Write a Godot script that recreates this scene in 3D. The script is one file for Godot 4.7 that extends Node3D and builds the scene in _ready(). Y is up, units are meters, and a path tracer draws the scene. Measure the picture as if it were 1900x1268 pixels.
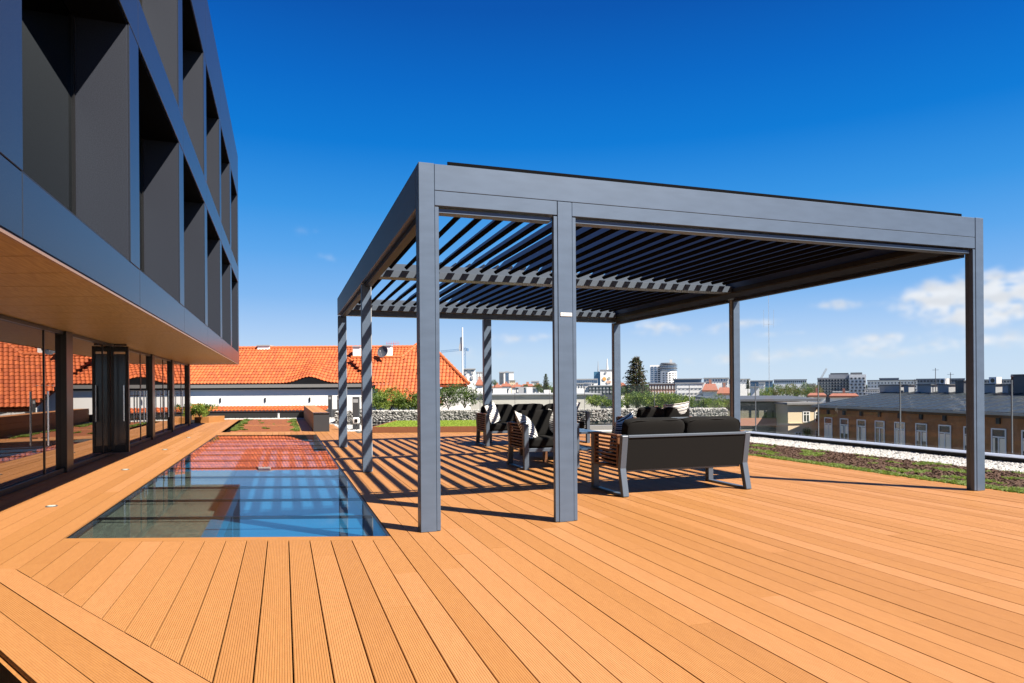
extends Node3D
# Roof terrace: World axes: x to the right across the deck boards, z = -D where D runs forward along the boards.
# A second set of directions (u, z) is turned 18.6 degrees: the cross edges of the terrace and the city beyond follow it.

const TURN := 0.324
const EYE := 1.15
const FOC := 1264.4
const HY := 720.46
const TILT := 0.007
const GROUND := -15.0
var ct := cos(TURN)
var st := sin(TURN)
var base := {}
var used := {}
var rng := RandomNumberGenerator.new()
var T := {}
var X := {}

# ---------------------------------------------------------------- mesh builder
class Mb:
	var v := PackedVector3Array()
	var n := PackedVector3Array()
	var t := PackedVector2Array()
	func tri(a: Vector3, b: Vector3, c: Vector3, nr: Vector3, ua = null, ub = null, uc = null) -> void:
		if (b - a).cross(c - a).dot(nr) > 0.0:
			v.append_array([a, c, b]); n.append_array([nr, nr, nr])
			t.append_array([uvof(a, nr) if ua == null else ua, uvof(c, nr) if uc == null else uc, uvof(b, nr) if ub == null else ub])
		else:
			v.append_array([a, b, c]); n.append_array([nr, nr, nr])
			t.append_array([uvof(a, nr) if ua == null else ua, uvof(b, nr) if ub == null else ub, uvof(c, nr) if uc == null else uc])
	func uvof(p: Vector3, nr: Vector3) -> Vector2:
		var q := nr.abs()
		if q.y >= q.x and q.y >= q.z: return Vector2(p.x, p.z)
		if q.x >= q.z: return Vector2(p.z, p.y)
		return Vector2(p.x, p.y)
	# a flat face, turned so that it looks away from the point inside
	func face(p: Array, inside: Vector3, uv = null) -> void:
		var nr: Vector3 = (p[1] - p[0]).cross(p[2] - p[0]).normalized()
		var mid := Vector3.ZERO
		for q in p: mid += q
		mid /= p.size()
		if nr.dot(mid - inside) < 0.0: nr = -nr
		for i in range(1, p.size() - 1):
			if uv == null: tri(p[0], p[i], p[i + 1], nr)
			else: tri(p[0], p[i], p[i + 1], nr, uv[0], uv[i], uv[i + 1])
	func box(c: Vector3, s: Vector3, bev := 0.0, b := Basis()) -> void:
		var h := s * 0.5
		bev = minf(bev, minf(h.x, minf(h.y, h.z)) * 0.9)
		for a in 3:
			for sg in [-1.0, 1.0]:
				var p := []
				for k in [[-1, -1], [1, -1], [1, 1], [-1, 1]]:
					var q := Vector3.ZERO
					q[a] = sg * h[a]
					q[(a + 1) % 3] = k[0] * (h[(a + 1) % 3] - bev)
					q[(a + 2) % 3] = k[1] * (h[(a + 2) % 3] - bev)
					p.append(c + b * q)
				face(p, c)
		if bev <= 0.0: return
		for a in 3:
			var a2 := (a + 1) % 3
			var a3 := (a + 2) % 3
			for s1 in [-1.0, 1.0]:
				for s2 in [-1.0, 1.0]:
					var p := []
					for k in [[0, -1.0], [0, 1.0], [1, 1.0], [1, -1.0]]:
						var q := Vector3.ZERO
						q[a] = s1 * (h[a] - (bev if k[0] == 1 else 0.0))
						q[a2] = s2 * (h[a2] - (0.0 if k[0] == 1 else bev))
						q[a3] = k[1] * (h[a3] - bev)
						p.append(c + b * q)
					face(p, c)
		for sx in [-1.0, 1.0]:
			for sy in [-1.0, 1.0]:
				for sz in [-1.0, 1.0]:
					var sg := Vector3(sx, sy, sz)
					var p := []
					for a in 3:
						var q := h - Vector3(bev, bev, bev)
						q[a] = h[a]
						p.append(c + b * (q * sg))
					face(p, c)
	# a convex outline (x, z) raised from y0 to y1
	func prism(poly: PackedVector2Array, y0: float, y1: float, uv_top = null) -> void:
		var top := []
		var bot := []
		var mid := Vector3.ZERO
		for q in poly:
			top.append(Vector3(q.x, y1, q.y)); bot.append(Vector3(q.x, y0, q.y))
			mid += Vector3(q.x, (y0 + y1) / 2, q.y)
		mid /= poly.size()
		face(top, mid, uv_top)
		face(bot, mid)
		for i in poly.size():
			var j := (i + 1) % poly.size()
			face([bot[i], bot[j], top[j], top[i]], mid)
	# a convex face pushed along a vector
	func slab(p: Array, d: Vector3) -> void:
		var mid := Vector3.ZERO
		var q := []
		for a in p:
			mid += a + d * 0.5
			q.append(a + d)
		mid /= p.size()
		face(p, mid); face(q, mid)
		for i in p.size():
			var j := (i + 1) % p.size()
			face([p[i], p[j], q[j], q[i]], mid)
	func bar(a: Vector3, b: Vector3, w: float, d: float, bev := 0.0, side := Vector3.UP) -> void:
		var f := (b - a).normalized()
		if absf(f.dot(side)) > 0.95: side = Vector3.RIGHT
		var r := f.cross(side).normalized()
		var u := r.cross(f)
		box((a + b) * 0.5, Vector3(w, d, (b - a).length()), bev, Basis(r, u, -f))
	func tube(a: Vector3, b: Vector3, r0: float, r1: float, k := 8, caps := true) -> void:
		var f := (b - a).normalized()
		var s := f.cross(Vector3.UP if absf(f.y) < 0.9 else Vector3.RIGHT).normalized()
		var u := s.cross(f)
		var ra := []
		var rb := []
		for i in k:
			var w := s * cos(TAU * i / k) + u * sin(TAU * i / k)
			ra.append(a + w * r0); rb.append(b + w * r1)
		for i in k:
			var j := (i + 1) % k
			var m := (a + b) * 0.5
			if r1 > 0.0005: face([ra[i], ra[j], rb[j], rb[i]], m)
			else: face([ra[i], ra[j], b], m)
		if caps:
			face(ra, b)
			if r1 > 0.0005: face(rb, a)
	# a rounded cushion: a superellipsoid with smooth normals
	func cushion(c: Vector3, s: Vector3, e := 7.0, b := Basis(), k := 8, lump := 0.0) -> void:
		var h := s * 0.5
		for a in 3:
			for sg in [-1.0, 1.0]:
				var g := []
				var gn := []
				for i in k + 1:
					for j in k + 1:
						var p := Vector3.ZERO
						p[a] = sg
						p[(a + 1) % 3] = sin((2.0 * i / k - 1.0) * 1.5707)
						p[(a + 2) % 3] = sin((2.0 * j / k - 1.0) * 1.5707)
						var m := pow(pow(absf(p.x), e) + pow(absf(p.y), e) + pow(absf(p.z), e), 1.0 / e)
						p /= m
						var nr := Vector3(signf(p.x) * pow(absf(p.x), e - 1) / h.x, signf(p.y) * pow(absf(p.y), e - 1) / h.y, signf(p.z) * pow(absf(p.z), e - 1) / h.z).normalized()
						var o := p * h
						o += nr * lump * (sin(o.x * 17.0 + c.x * 3.0) * cos(o.y * 13.0 + o.z * 11.0 + c.z))
						g.append(c + b * o); gn.append(b * nr)
				for i in k:
					for j in k:
						smooth(g, gn, [i * (k + 1) + j, (i + 1) * (k + 1) + j, (i + 1) * (k + 1) + j + 1, i * (k + 1) + j + 1])
	func smooth(g: Array, gn: Array, q: Array, uv = null) -> void:
		for w in [[0, 1, 2], [0, 2, 3]]:
			var a: Vector3 = g[q[w[0]]]
			var m: Vector3 = g[q[w[1]]]
			var c: Vector3 = g[q[w[2]]]
			var o: Array = [q[w[0]], q[w[1]], q[w[2]]]
			if (m - a).cross(c - a).dot(gn[o[0]] + gn[o[1]] + gn[o[2]]) > 0.0: o = [o[0], o[2], o[1]]
			for i in o:
				v.append(g[i]); n.append(gn[i])
				t.append(uvof(g[i], gn[i]) if uv == null else uv[i])
	# a scatter cushion, thick in the middle and thin at its four corners
	func pillow(c: Vector3, w: float, thick: float, b: Basis, k := 10) -> void:
		for sg in [-1.0, 1.0]:
			var g := []
			var gn := []
			var uv := []
			for i in k + 1:
				for j in k + 1:
					var x := 2.0 * i / k - 1.0
					var y := 2.0 * j / k - 1.0
					var px := x * (1.0 - 0.07 * (1.0 - y * y)) * w * 0.5
					var py := y * (1.0 - 0.07 * (1.0 - x * x)) * w * 0.5
					var z := thick * 0.5 * pow(maxf(0.0, (1.0 - x * x) * (1.0 - y * y)), 0.42)
					g.append(c + b * Vector3(px, py, sg * z)); uv.append(Vector2(x * 0.5 + 0.5, y * 0.5 + 0.5))
					gn.append(b * Vector3(x * 0.55, y * 0.55, sg * 0.9).normalized())
			for i in k:
				for j in k:
					smooth(g, gn, [i * (k + 1) + j, (i + 1) * (k + 1) + j, (i + 1) * (k + 1) + j + 1, i * (k + 1) + j + 1], uv)
	func leaf(c: Vector3, dir: Vector3, side: Vector3, ln: float, wd: float) -> void:
		var nr := dir.cross(side).normalized()
		var m := c + dir * ln * 0.5
		tri(c, m + side * wd * 0.5, c + dir * ln, nr); tri(c, c + dir * ln, m - side * wd * 0.5, nr)
	func mesh(shift: Vector3) -> ArrayMesh:
		var a := []
		a.resize(Mesh.ARRAY_MAX)
		var w := v.duplicate()
		for i in w.size(): w[i] -= shift
		a[Mesh.ARRAY_VERTEX] = w; a[Mesh.ARRAY_NORMAL] = n; a[Mesh.ARRAY_TEX_UV] = t
		var m := ArrayMesh.new()
		m.add_surface_from_arrays(Mesh.PRIMITIVE_TRIANGLES, a)
		return m
	func foot() -> Vector3:
		var lo := v[0]
		var hi := v[0]
		for p in v:
			lo = lo.min(p); hi = hi.max(p)
		return Vector3((lo.x + hi.x) / 2, lo.y, (lo.z + hi.z) / 2)

# ---------------------------------------------------------------- naming and placing
func numbered(called: String) -> String:
	var k: int = used.get(called, 0)
	used[called] = k + 1
	return called if k == 0 else "%s_%03d" % [called, k]

func tag(o: Node, label: String, category := "", group := "", kind := "") -> Node:
	if label: o.set_meta("label", label)
	if category: o.set_meta("category", category)
	if group: o.set_meta("group", group)
	if kind: o.set_meta("kind", kind)
	return o

func thing(called: String, at: Vector3, label: String, category: String, group := "", turn := 0.0) -> Node3D:
	var o := Node3D.new()
	o.name = numbered(called); add_child(o)
	o.position = at; o.rotation.y = turn
	base[o] = at
	tag(o, label, category, group)
	return o

# commits a builder as one named mesh; its origin is the middle of its foot. Shapes are given in the world, or (local) in the parent's own axes
func obj(called: String, m: Mb, mt: Material, parent: Node = null, local := false) -> MeshInstance3D:
	var o := MeshInstance3D.new()
	var f := m.foot()
	o.mesh = m.mesh(f); o.material_override = mt
	if parent == null:
		o.name = numbered(called); add_child(o); o.position = f
		base[o] = f
	else:
		o.name = called; parent.add_child(o, true)
		o.position = f if local else f - base[parent]
		base[o] = f
	return o

func struct(called: String, m: Mb, mt: Material) -> MeshInstance3D:
	var o := obj(called, m, mt)
	o.set_meta("kind", "structure")
	return o

func W(x: float, d: float, y := 0.0) -> Vector3: return Vector3(x, y, -d)
func S(u: float, z: float, y := 0.0) -> Vector3: return Vector3(u * ct + z * st, y, -(z * ct - u * st))
func depth_of(x: float, d: float) -> float: return d * ct + x * st
# a place at a distance z along the line of sight of a point of the survey (pixels of the photograph)
# the same survey inside one far building, whose front is square to the line of sight of its middle
var vc := 950.0
var vz := 100.0
func aim(px: float, z: float) -> void: vc = px; vz = z
func VF(d: float) -> Vector3: return S((vc - 950.0) / FOC, 1.0).normalized() * d
func V(px: float, z: float, y := 0.0) -> Vector3:
	var f := VF(1.0)
	var co := 1.0 / sqrt(1.0 + pow((vc - 950.0) / FOC, 2.0))
	return S(un(vc, vz), vz, y) + Vector3(-f.z, 0, f.x) * ((px - vc) / FOC * vz * co) + f * (z - vz)
func at(px: float, py: float, z: float) -> Vector3:
	var a := px - 950.0
	var b := py - HY
	var qx := a - TILT * b
	var qy := b + TILT * a
	return S(qx / FOC * z, z, EYE - qy / FOC * z)
func un(px: float, z: float) -> float: return (px - 950.0) / FOC * z
func yn(py: float, z: float, px: float) -> float: return EYE - (py - HY + TILT * (px - 950.0)) / FOC * z

# ---------------------------------------------------------------- materials
const DAY := 0.75      # base colours below were judged at a lower exposure
func lin(r: float, g: float, b: float) -> Color: return Color(r * DAY, g * DAY, b * DAY).linear_to_srgb()
func raw(r: float, g: float, b: float) -> Color: return Color(r, g, b).linear_to_srgb()

func mat(called: String, c: Color, rough := 0.7, metal := 0.0, spec := 0.5) -> StandardMaterial3D:
	var m := StandardMaterial3D.new()
	m.resource_name = called
	m.albedo_color = c; m.roughness = rough; m.metallic = metal; m.metallic_specular = spec
	X[called] = m
	return m

func tri_tex(m: StandardMaterial3D, t: Texture2D, scale: float, bump: Texture2D = null, cm := 0.2) -> StandardMaterial3D:
	m.albedo_texture = t
	m.uv1_triplanar = true; m.uv1_world_triplanar = true
	m.uv1_scale = Vector3(scale, scale, scale)
	if bump:
		m.heightmap_enabled = true; m.heightmap_texture = bump; m.heightmap_scale = cm
	return m

# a seamless noise picture between two colours; stretch > 1 draws it out along that side
func noise_tex(sd: int, size: int, freq: float, a: Color, b: Color, oct := 4, stretch := Vector2i(1, 1), sharp := 1.0) -> ImageTexture:
	var f := FastNoiseLite.new()
	f.seed = sd; f.noise_type = FastNoiseLite.TYPE_SIMPLEX_SMOOTH; f.frequency = freq
	f.fractal_octaves = oct
	var src := f.get_seamless_image(size / stretch.x, size / stretch.y, false, false, 0.15, true)
	src.resize(size, size, Image.INTERPOLATE_CUBIC)
	var im := Image.create(size, size, false, Image.FORMAT_RGB8)
	for j in size:
		for i in size:
			im.set_pixel(i, j, a.lerp(b, clampf((src.get_pixel(i, j).r - 0.5) * sharp + 0.5, 0.0, 1.0)))
	return ImageTexture.create_from_image(im)

func make_textures() -> void:
	var w := Color(1, 1, 1)
	T.speck = noise_tex(3, 256, 0.30, Color(0.78, 0.78, 0.78), w, 3, Vector2i(1, 1), 1.3)
	T.stone = noise_tex(4, 512, 0.22, Color(0.66, 0.66, 0.69), w, 5, Vector2i(1, 1), 1.4)
	T.mottle = noise_tex(15, 256, 0.05, Color(0.50, 0.52, 0.55), w, 5, Vector2i(1, 1), 1.6)
	T.cloudy = noise_tex(5, 256, 0.02, Color(0.84, 0.84, 0.84), w, 5)
	T.metal = noise_tex(6, 256, 0.03, Color(0.93, 0.93, 0.93), w, 4, Vector2i(4, 1))
	T.grain = noise_tex(7, 512, 0.12, Color(0.80, 0.75, 0.70), w, 3, Vector2i(1, 16), 1.0)
	T.bump = noise_tex(9, 256, 0.25, Color(0, 0, 0), w, 3)
	T.mulch = noise_tex(11, 256, 0.12, Color(0.22, 0.13, 0.09), Color(0.55, 0.38, 0.27), 4, Vector2i(1, 1), 1.6)
	T.streak = noise_tex(13, 256, 0.10, Color(0.70, 0.70, 0.70), w, 3, Vector2i(1, 8), 1.2)
	# deck board: v runs along the board (1 = 1.5 m), u across it; soft streaks in the colour, fine ribs in the relief
	var f := FastNoiseLite.new()
	f.seed = 21; f.frequency = 1.0; f.fractal_octaves = 3
	var im := Image.create(128, 512, false, Image.FORMAT_RGB8)
	var rib := Image.create(168, 4, false, Image.FORMAT_RGB8)
	for j in 512:
		var aj := TAU * j / 512.0
		for i in 128:
			var k := 0.5 + 0.5 * f.get_noise_3d(i * 0.16, cos(aj) * 2.6, sin(aj) * 2.6) + 0.25 * f.get_noise_3d(i * 0.02, cos(aj) * 1.2 + 9.0, sin(aj) * 1.2)
			k = clampf(k, 0.0, 1.0)
			im.set_pixel(i, j, Color(0.92, 0.895, 0.87).lerp(Color(1.0, 1.0, 1.0), k))
	for i in 168:
		var ph := fposmod(i / 168.0 * 14.0, 1.0)
		var hgt := clampf(minf(ph, 1.0 - ph) * 6.0 - 0.25, 0.0, 1.0)
		for j in 4: rib.set_pixel(i, j, Color(hgt, hgt, hgt))
	T.deck = ImageTexture.create_from_image(im)
	T.rib = ImageTexture.create_from_image(rib)
	# scatter cushions: uneven navy lines on white
	var sp := Image.create(8, 128, false, Image.FORMAT_RGB8)
	var r2 := RandomNumberGenerator.new()
	r2.seed = 5
	var j := 0
	while j < 128:
		var white := r2.randi_range(3, 7)
		for q in white:
			if j < 128: sp.fill_rect(Rect2i(0, j, 8, 1), Color(0.93, 0.93, 0.92)); j += 1
		for q in r2.randi_range(2, 5):
			if j < 128: sp.fill_rect(Rect2i(0, j, 8, 1), Color(0.07, 0.10, 0.17)); j += 1
	T.stripe = ImageTexture.create_from_image(sp)

func make_materials() -> void:
	for k in 6:
		var m := mat("deck%d" % k, lin([0.43, 0.40, 0.450, 0.415, 0.434, 0.385][k], [0.203, 0.186, 0.217, 0.195, 0.204, 0.177][k], [0.069, 0.058, 0.082, 0.064, 0.070, 0.055][k]), 0.62, 0.0, 0.4)
		m.albedo_texture = T.deck
		m.heightmap_enabled = true; m.heightmap_texture = T.rib; m.heightmap_scale = 0.2
	mat("under", lin(0.012, 0.011, 0.010), 0.95, 0.0, 0.05)
	tri_tex(mat("stone", lin(0.027, 0.034, 0.052), 0.55, 0.0, 0.35), T.stone, 0.8)
	tri_tex(mat("cladding", lin(0.036, 0.042, 0.055), 0.30, 0.15, 0.55), T.stone, 0.7)
	var g := mat("mirror_glass", lin(0.50, 0.48, 0.46), 0.012, 1.0)
	g.albedo_color = raw(0.37, 0.345, 0.33)
	var g2 := mat("window_glass", raw(0.13, 0.18, 0.20), 0.015, 1.0)
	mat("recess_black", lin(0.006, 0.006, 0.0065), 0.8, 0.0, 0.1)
	mat("city_white", lin(1.0, 1.0, 0.98), 0.8)
	mat("black_metal", lin(0.012, 0.012, 0.013), 0.35, 0.2, 0.5)
	mat("pillar_metal", lin(0.040, 0.036, 0.033), 0.32, 0.6, 0.5)
	mat("steel", raw(0.55, 0.55, 0.56), 0.25, 1.0)
	tri_tex(mat("soffit", lin(0.62, 0.43, 0.18), 0.45, 0.0, 0.4), T.grain, 0.7)
	mat("copper", lin(0.40, 0.25, 0.17), 0.4, 0.3)
	tri_tex(mat("anthracite", lin(0.115, 0.162, 0.240), 0.40, 0.3, 0.5), T.metal, 1.2)
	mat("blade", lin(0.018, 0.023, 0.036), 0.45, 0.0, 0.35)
	mat("blade_lip", lin(0.008, 0.0085, 0.010), 0.5, 0.1)
	mat("frame_grey", lin(0.085, 0.110, 0.150), 0.40, 0.2)
	tri_tex(mat("teak", lin(0.20, 0.080, 0.030), 0.5), T.streak, 6.0)
	tri_tex(mat("canvas", lin(0.0075, 0.0074, 0.0075), 0.95, 0.0, 0.3), T.speck, 14.0)
	tri_tex(mat("sling", lin(0.0055, 0.0056, 0.006), 0.8, 0.0, 0.3), T.speck, 20.0)
	var ps := mat("striped", Color(0.9, 0.9, 0.9), 0.9)
	ps.albedo_texture = T.stripe
	mat("piping", lin(0.75, 0.75, 0.74), 0.9)
	mat("white", lin(0.80, 0.80, 0.79), 0.6)
	tri_tex(mat("plaster", lin(0.70, 0.69, 0.67), 0.85), T.cloudy, 0.08)
	mat("table_top", lin(0.05, 0.075, 0.115), 0.2, 0.1)
	var pane := mat("pane", Color(0.02, 0.12, 0.2, 0.02), 0.0)
	pane.metallic_specular = 0.40
	pane.transparency = BaseMaterial3D.TRANSPARENCY_ALPHA
	var rail := mat("rail_glass", Color(0.3, 0.45, 0.4, 0.02), 0.0)
	rail.metallic_specular = 0.3
	rail.transparency = BaseMaterial3D.TRANSPARENCY_ALPHA
	tri_tex(mat("shade_cloth", lin(0.070, 0.105, 0.082), 0.9), T.streak, 1.0)
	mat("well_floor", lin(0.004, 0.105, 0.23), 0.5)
	for k in 4: mat("tile%d" % k, lin([0.46, 0.37, 0.50, 0.42][k], [0.098, 0.074, 0.114, 0.090][k], [0.020, 0.017, 0.025, 0.020][k]), 0.75)
	mat("dark_roof_edge", lin(0.02, 0.02, 0.021), 0.7)
	mat("coping_metal", raw(0.48, 0.50, 0.54), 0.42, 0.7)
	mat("gutter", lin(0.30, 0.30, 0.29), 0.5, 0.3)
	mat("dark_wall", lin(0.016, 0.017, 0.020), 0.7)
	mat("bollard", lin(0.055, 0.06, 0.07), 0.5, 0.1)
	tri_tex(mat("mulch", Color(0.87, 0.87, 0.87), 0.95), T.mulch, 1.3, T.bump, 2.0)
	tri_tex(mat("dry_mulch", Color(1.2, 1.0, 0.70), 0.95), T.mulch, 1.6, T.bump, 1.5)
	mat("pebble", lin(0.42, 0.42, 0.415), 0.8)
	mat("pebble_grey", lin(0.17, 0.17, 0.165), 0.8)
	mat("turf", lin(0.19, 0.27, 0.022), 0.9)
	var gr := mat("grass", lin(0.21, 0.29, 0.025), 0.8)
	gr.backlight_enabled = true; gr.backlight = lin(0.3, 0.4, 0.05)
	var sd := mat("sedum", lin(0.085, 0.125, 0.014), 0.8)
	sd.backlight_enabled = true; sd.backlight = lin(0.15, 0.22, 0.03)
	mat("bark_chip", lin(0.075, 0.036, 0.020), 0.9)
	for k in 5:
		var c: Color = [lin(0.062, 0.105, 0.016), lin(0.135, 0.185, 0.022), lin(0.035, 0.062, 0.012), lin(0.12, 0.11, 0.03), lin(0.045, 0.032, 0.018)][k]
		var m := mat("leaf%d" % k, c, 0.6, 0.0, 0.4)
		m.backlight_enabled = true; m.backlight = Color(c.r * 0.8, c.g * 0.9, c.b * 0.5)
	mat("trunk", lin(0.06, 0.045, 0.032), 0.9)
	tri_tex(mat("wood_kerb", lin(0.25, 0.095, 0.038), 0.7), T.grain, 1.2)
	tri_tex(mat("brick", lin(0.40, 0.165, 0.060), 0.9), T.cloudy, 0.25)
	tri_tex(mat("brick_dark", lin(0.16, 0.088, 0.052), 0.9), T.speck, 1.0)
	tri_tex(mat("tin_roof", lin(0.050, 0.070, 0.085), 0.5, 0.1), T.mottle, 0.22)
	mat("cream", lin(0.72, 0.60, 0.42), 0.85)
	mat("curtain", lin(0.95, 0.88, 0.72), 0.9)
	mat("dark_pane", lin(0.03, 0.04, 0.055), 0.12, 0.2, 0.6)
	mat("pale_pane", lin(0.60, 0.62, 0.58), 0.25)
	mat("blue_pane", lin(0.10, 0.17, 0.28), 0.15, 0.3, 0.6)
	mat("blue_wall", lin(0.10, 0.28, 0.44), 0.4)
	mat("pale_old_wall", lin(0.50, 0.50, 0.46), 0.9)
	tri_tex(mat("old_wall", lin(0.21, 0.21, 0.165), 0.9), T.cloudy, 0.5)
	mat("grey_wall", lin(0.33, 0.35, 0.38), 0.8)
	mat("slate", lin(0.07, 0.08, 0.10), 0.6)
	mat("red_roof", lin(0.28, 0.10, 0.06), 0.8)
	mat("pink_brick", lin(0.42, 0.22, 0.16), 0.85)
	tri_tex(mat("city_ground", lin(0.13, 0.14, 0.11), 0.95), T.cloudy, 0.02)
	mat("orange_print", lin(0.80, 0.42, 0.12), 0.7)
	mat("grey_print", lin(0.42, 0.45, 0.40), 0.7)
	mat("pink_print", lin(0.75, 0.50, 0.38), 0.7)
	mat("red_cloth", lin(0.60, 0.08, 0.05), 0.8)
	mat("crane_blue", lin(0.10, 0.22, 0.42), 0.5)
	mat("ink", lin(0.10, 0.12, 0.10), 0.6)

# ---------------------------------------------------------------- sky
func sky_color(el: float) -> Color:
	var e := [-90.0, 0.0, 2.5, 4.8, 7.5, 11.0, 14.5, 19.5, 24.0, 29.0, 45.0, 90.0]
	var c := [Color(0.50, 0.58, 0.66), Color(0.64, 0.77, 0.90), Color(0.56, 0.73, 0.92), Color(0.41, 0.62, 0.92), Color(0.23, 0.49, 0.89), Color(0.11, 0.39, 0.85), Color(0.042, 0.305, 0.79), Color(0.006, 0.20, 0.68), Color(0.004, 0.145, 0.58), Color(0.004, 0.095, 0.44), Color(0.004, 0.06, 0.32), Color(0.004, 0.045, 0.26)]
	for i in range(1, e.size()):
		if el <= e[i]:
			return c[i - 1].lerp(c[i], (el - e[i - 1]) / (e[i] - e[i - 1]))
	return c[-1]

func make_sky() -> Sky:
	var wd := 2048
	var hg := 1024
	var f := FastNoiseLite.new()
	f.seed = 4; f.frequency = 1.0; f.fractal_octaves = 5; f.noise_type = FastNoiseLite.TYPE_SIMPLEX_SMOOTH
	# clouds: bearing from the lens axis, height (degrees), half widths, strength; the list goes round the whole horizon
	var puffs := [[32.2, 6.0, 2.5, 1.15, 1.15], [36.8, 6.6, 3.6, 1.4, 1.05], [35.5, 4.7, 3.0, 0.7, 0.9], [25.6, 6.15, 1.8, 0.42, 0.75], [20.0, 5.0, 2.2, 0.35, 0.65], [14.0, 4.6, 4.5, 0.5, 0.6], [11.5, 5.2, 1.6, 0.35, 0.6], [21.5, 4.1, 2.0, 0.2, 0.6], [29.5, 3.6, 3.0, 0.3, 0.6],
		[1.5, 4.2, 4.0, 0.5, 0.5], [-3.0, 2.9, 5.0, 0.8, 0.34], [-13.0, 3.0, 6.0, 0.8, 0.36], [-21.0, 2.6, 6.0, 0.8, 0.30], [-14.5, 10.7, 2.0, 0.5, 0.35], [-17.0, 12.6, 2.4, 0.6, 0.25], [27.0, 2.6, 9.0, 0.7, 0.4], [36.0, 3.0, 7.0, 0.6, 0.5], [18.0, 2.2, 8.0, 0.5, 0.4],
		[50.0, 6.0, 6.0, 2.0, 1.0], [75.0, 5.0, 8.0, 2.0, 1.0], [100.0, 7.0, 7.0, 2.2, 1.0], [130.0, 5.0, 9.0, 2.0, 0.9], [165.0, 6.0, 8.0, 2.0, 1.0], [-50.0, 4.0, 9.0, 1.0, 0.7], [-85.0, 5.5, 8.0, 2.0, 0.9], [-120.0, 6.0, 8.0, 2.0, 1.0], [-155.0, 5.0, 8.0, 1.8, 0.9]]
	var data := PackedFloat32Array()
	data.resize(wd * hg * 3)
	var p := 0
	for j in hg:
		var el := 90.0 - (j + 0.5) / hg * 180.0
		var bc := sky_color(el)
		var low := el > -1.0 and el < 17.0
		for i in wd:
			var c := bc
			if low:
				var lon := (i + 0.5) / wd * 360.0          # Godot: the first column looks along -z
				var bear := fposmod(lon - rad_to_deg(TURN) + 180.0, 360.0) - 180.0
				var dens := 0.0
				for q in puffs:
					var dx: float = fposmod(bear - q[0] + 180.0, 360.0) - 180.0
					if absf(dx) > q[2] * 2.6: continue
					var dy: float = (el - q[1]) / q[3]
					if absf(dy) > 2.6: continue
					dx /= q[2]
					dens += q[4] * exp(-(dx * dx + dy * dy) * 0.9)
				if dens > 0.03:
					var th := deg_to_rad(lon)
					var n1 := f.get_noise_3d(cos(th) * 24.0, el * 0.75, sin(th) * 24.0)
					var n2 := f.get_noise_3d(cos(th) * 70.0 + 7.0, el * 2.2, sin(th) * 70.0)
					var a := clampf((dens * (0.80 + 1.1 * n1 + 0.5 * n2) - 0.16) * 1.15, 0.0, 0.95)
					a = a * a * (3.0 - 2.0 * a)
					var shade := 0.86 + 0.14 * clampf(0.5 + 1.6 * f.get_noise_3d(cos(th) * 22.0, el * 0.9 - 0.6, sin(th) * 22.0), 0.0, 1.0)
					c = bc.lerp(Color(0.88, 0.905, 0.94) * shade, a * 0.92)
			data[p] = c.r; data[p + 1] = c.g; data[p + 2] = c.b
			p += 3
	var pm := PanoramaSkyMaterial.new()
	pm.panorama = ImageTexture.create_from_image(Image.create_from_data(wd, hg, false, Image.FORMAT_RGBF, data.to_byte_array()))
	var s := Sky.new()
	s.sky_material = pm
	return s

# ---------------------------------------------------------------- small shared builders
func clip(poly: PackedVector2Array, nrm: Vector2, least: float) -> PackedVector2Array:
	var out := PackedVector2Array()
	for i in poly.size():
		var a := poly[i]
		var b := poly[(i + 1) % poly.size()]
		var da := a.dot(nrm) - least
		var db := b.dot(nrm) - least
		if da >= 0.0: out.append(a)
		if (da >= 0.0) != (db >= 0.0): out.append(a.lerp(b, da / (da - db)))
	return out

# plan outlines are written (x, D) and turned to (x, -D) here
func plan(poly: PackedVector2Array) -> PackedVector2Array:
	var o := PackedVector2Array()
	for q in poly: o.append(Vector2(q.x, -q.y))
	return o

func skew_rect(u0: float, u1: float, z0: float, z1: float) -> PackedVector2Array:
	var o := PackedVector2Array()
	for q in [[u0, z0], [u1, z0], [u1, z1], [u0, z1]]:
		var w := S(q[0], q[1])
		o.append(Vector2(w.x, -w.z))
	return o

# parallelogram between two board lines x0..x1 and two cross lines z0..z1
func strip(x0: float, x1: float, z0: float, z1: float) -> PackedVector2Array:
	var o := PackedVector2Array()
	for q in [[x0, z0], [x1, z0], [x1, z1], [x0, z1]]: o.append(Vector2(q[0], (q[1] - q[0] * st) / ct))
	return o

func multi(called: String, m: Mesh, mt: Material, where: Array, parent: Node = null) -> MultiMeshInstance3D:
	var mm := MultiMesh.new()
	mm.transform_format = MultiMesh.TRANSFORM_3D
	mm.mesh = m
	mm.instance_count = where.size()
	for i in where.size(): mm.set_instance_transform(i, where[i])
	var o := MultiMeshInstance3D.new()
	o.multimesh = mm; o.material_override = mt
	if parent:
		o.name = called; parent.add_child(o, true); o.position = -base[parent]
	else:
		o.name = numbered(called); add_child(o)
	o.set_meta("kind", "stuff")
	return o

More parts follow.
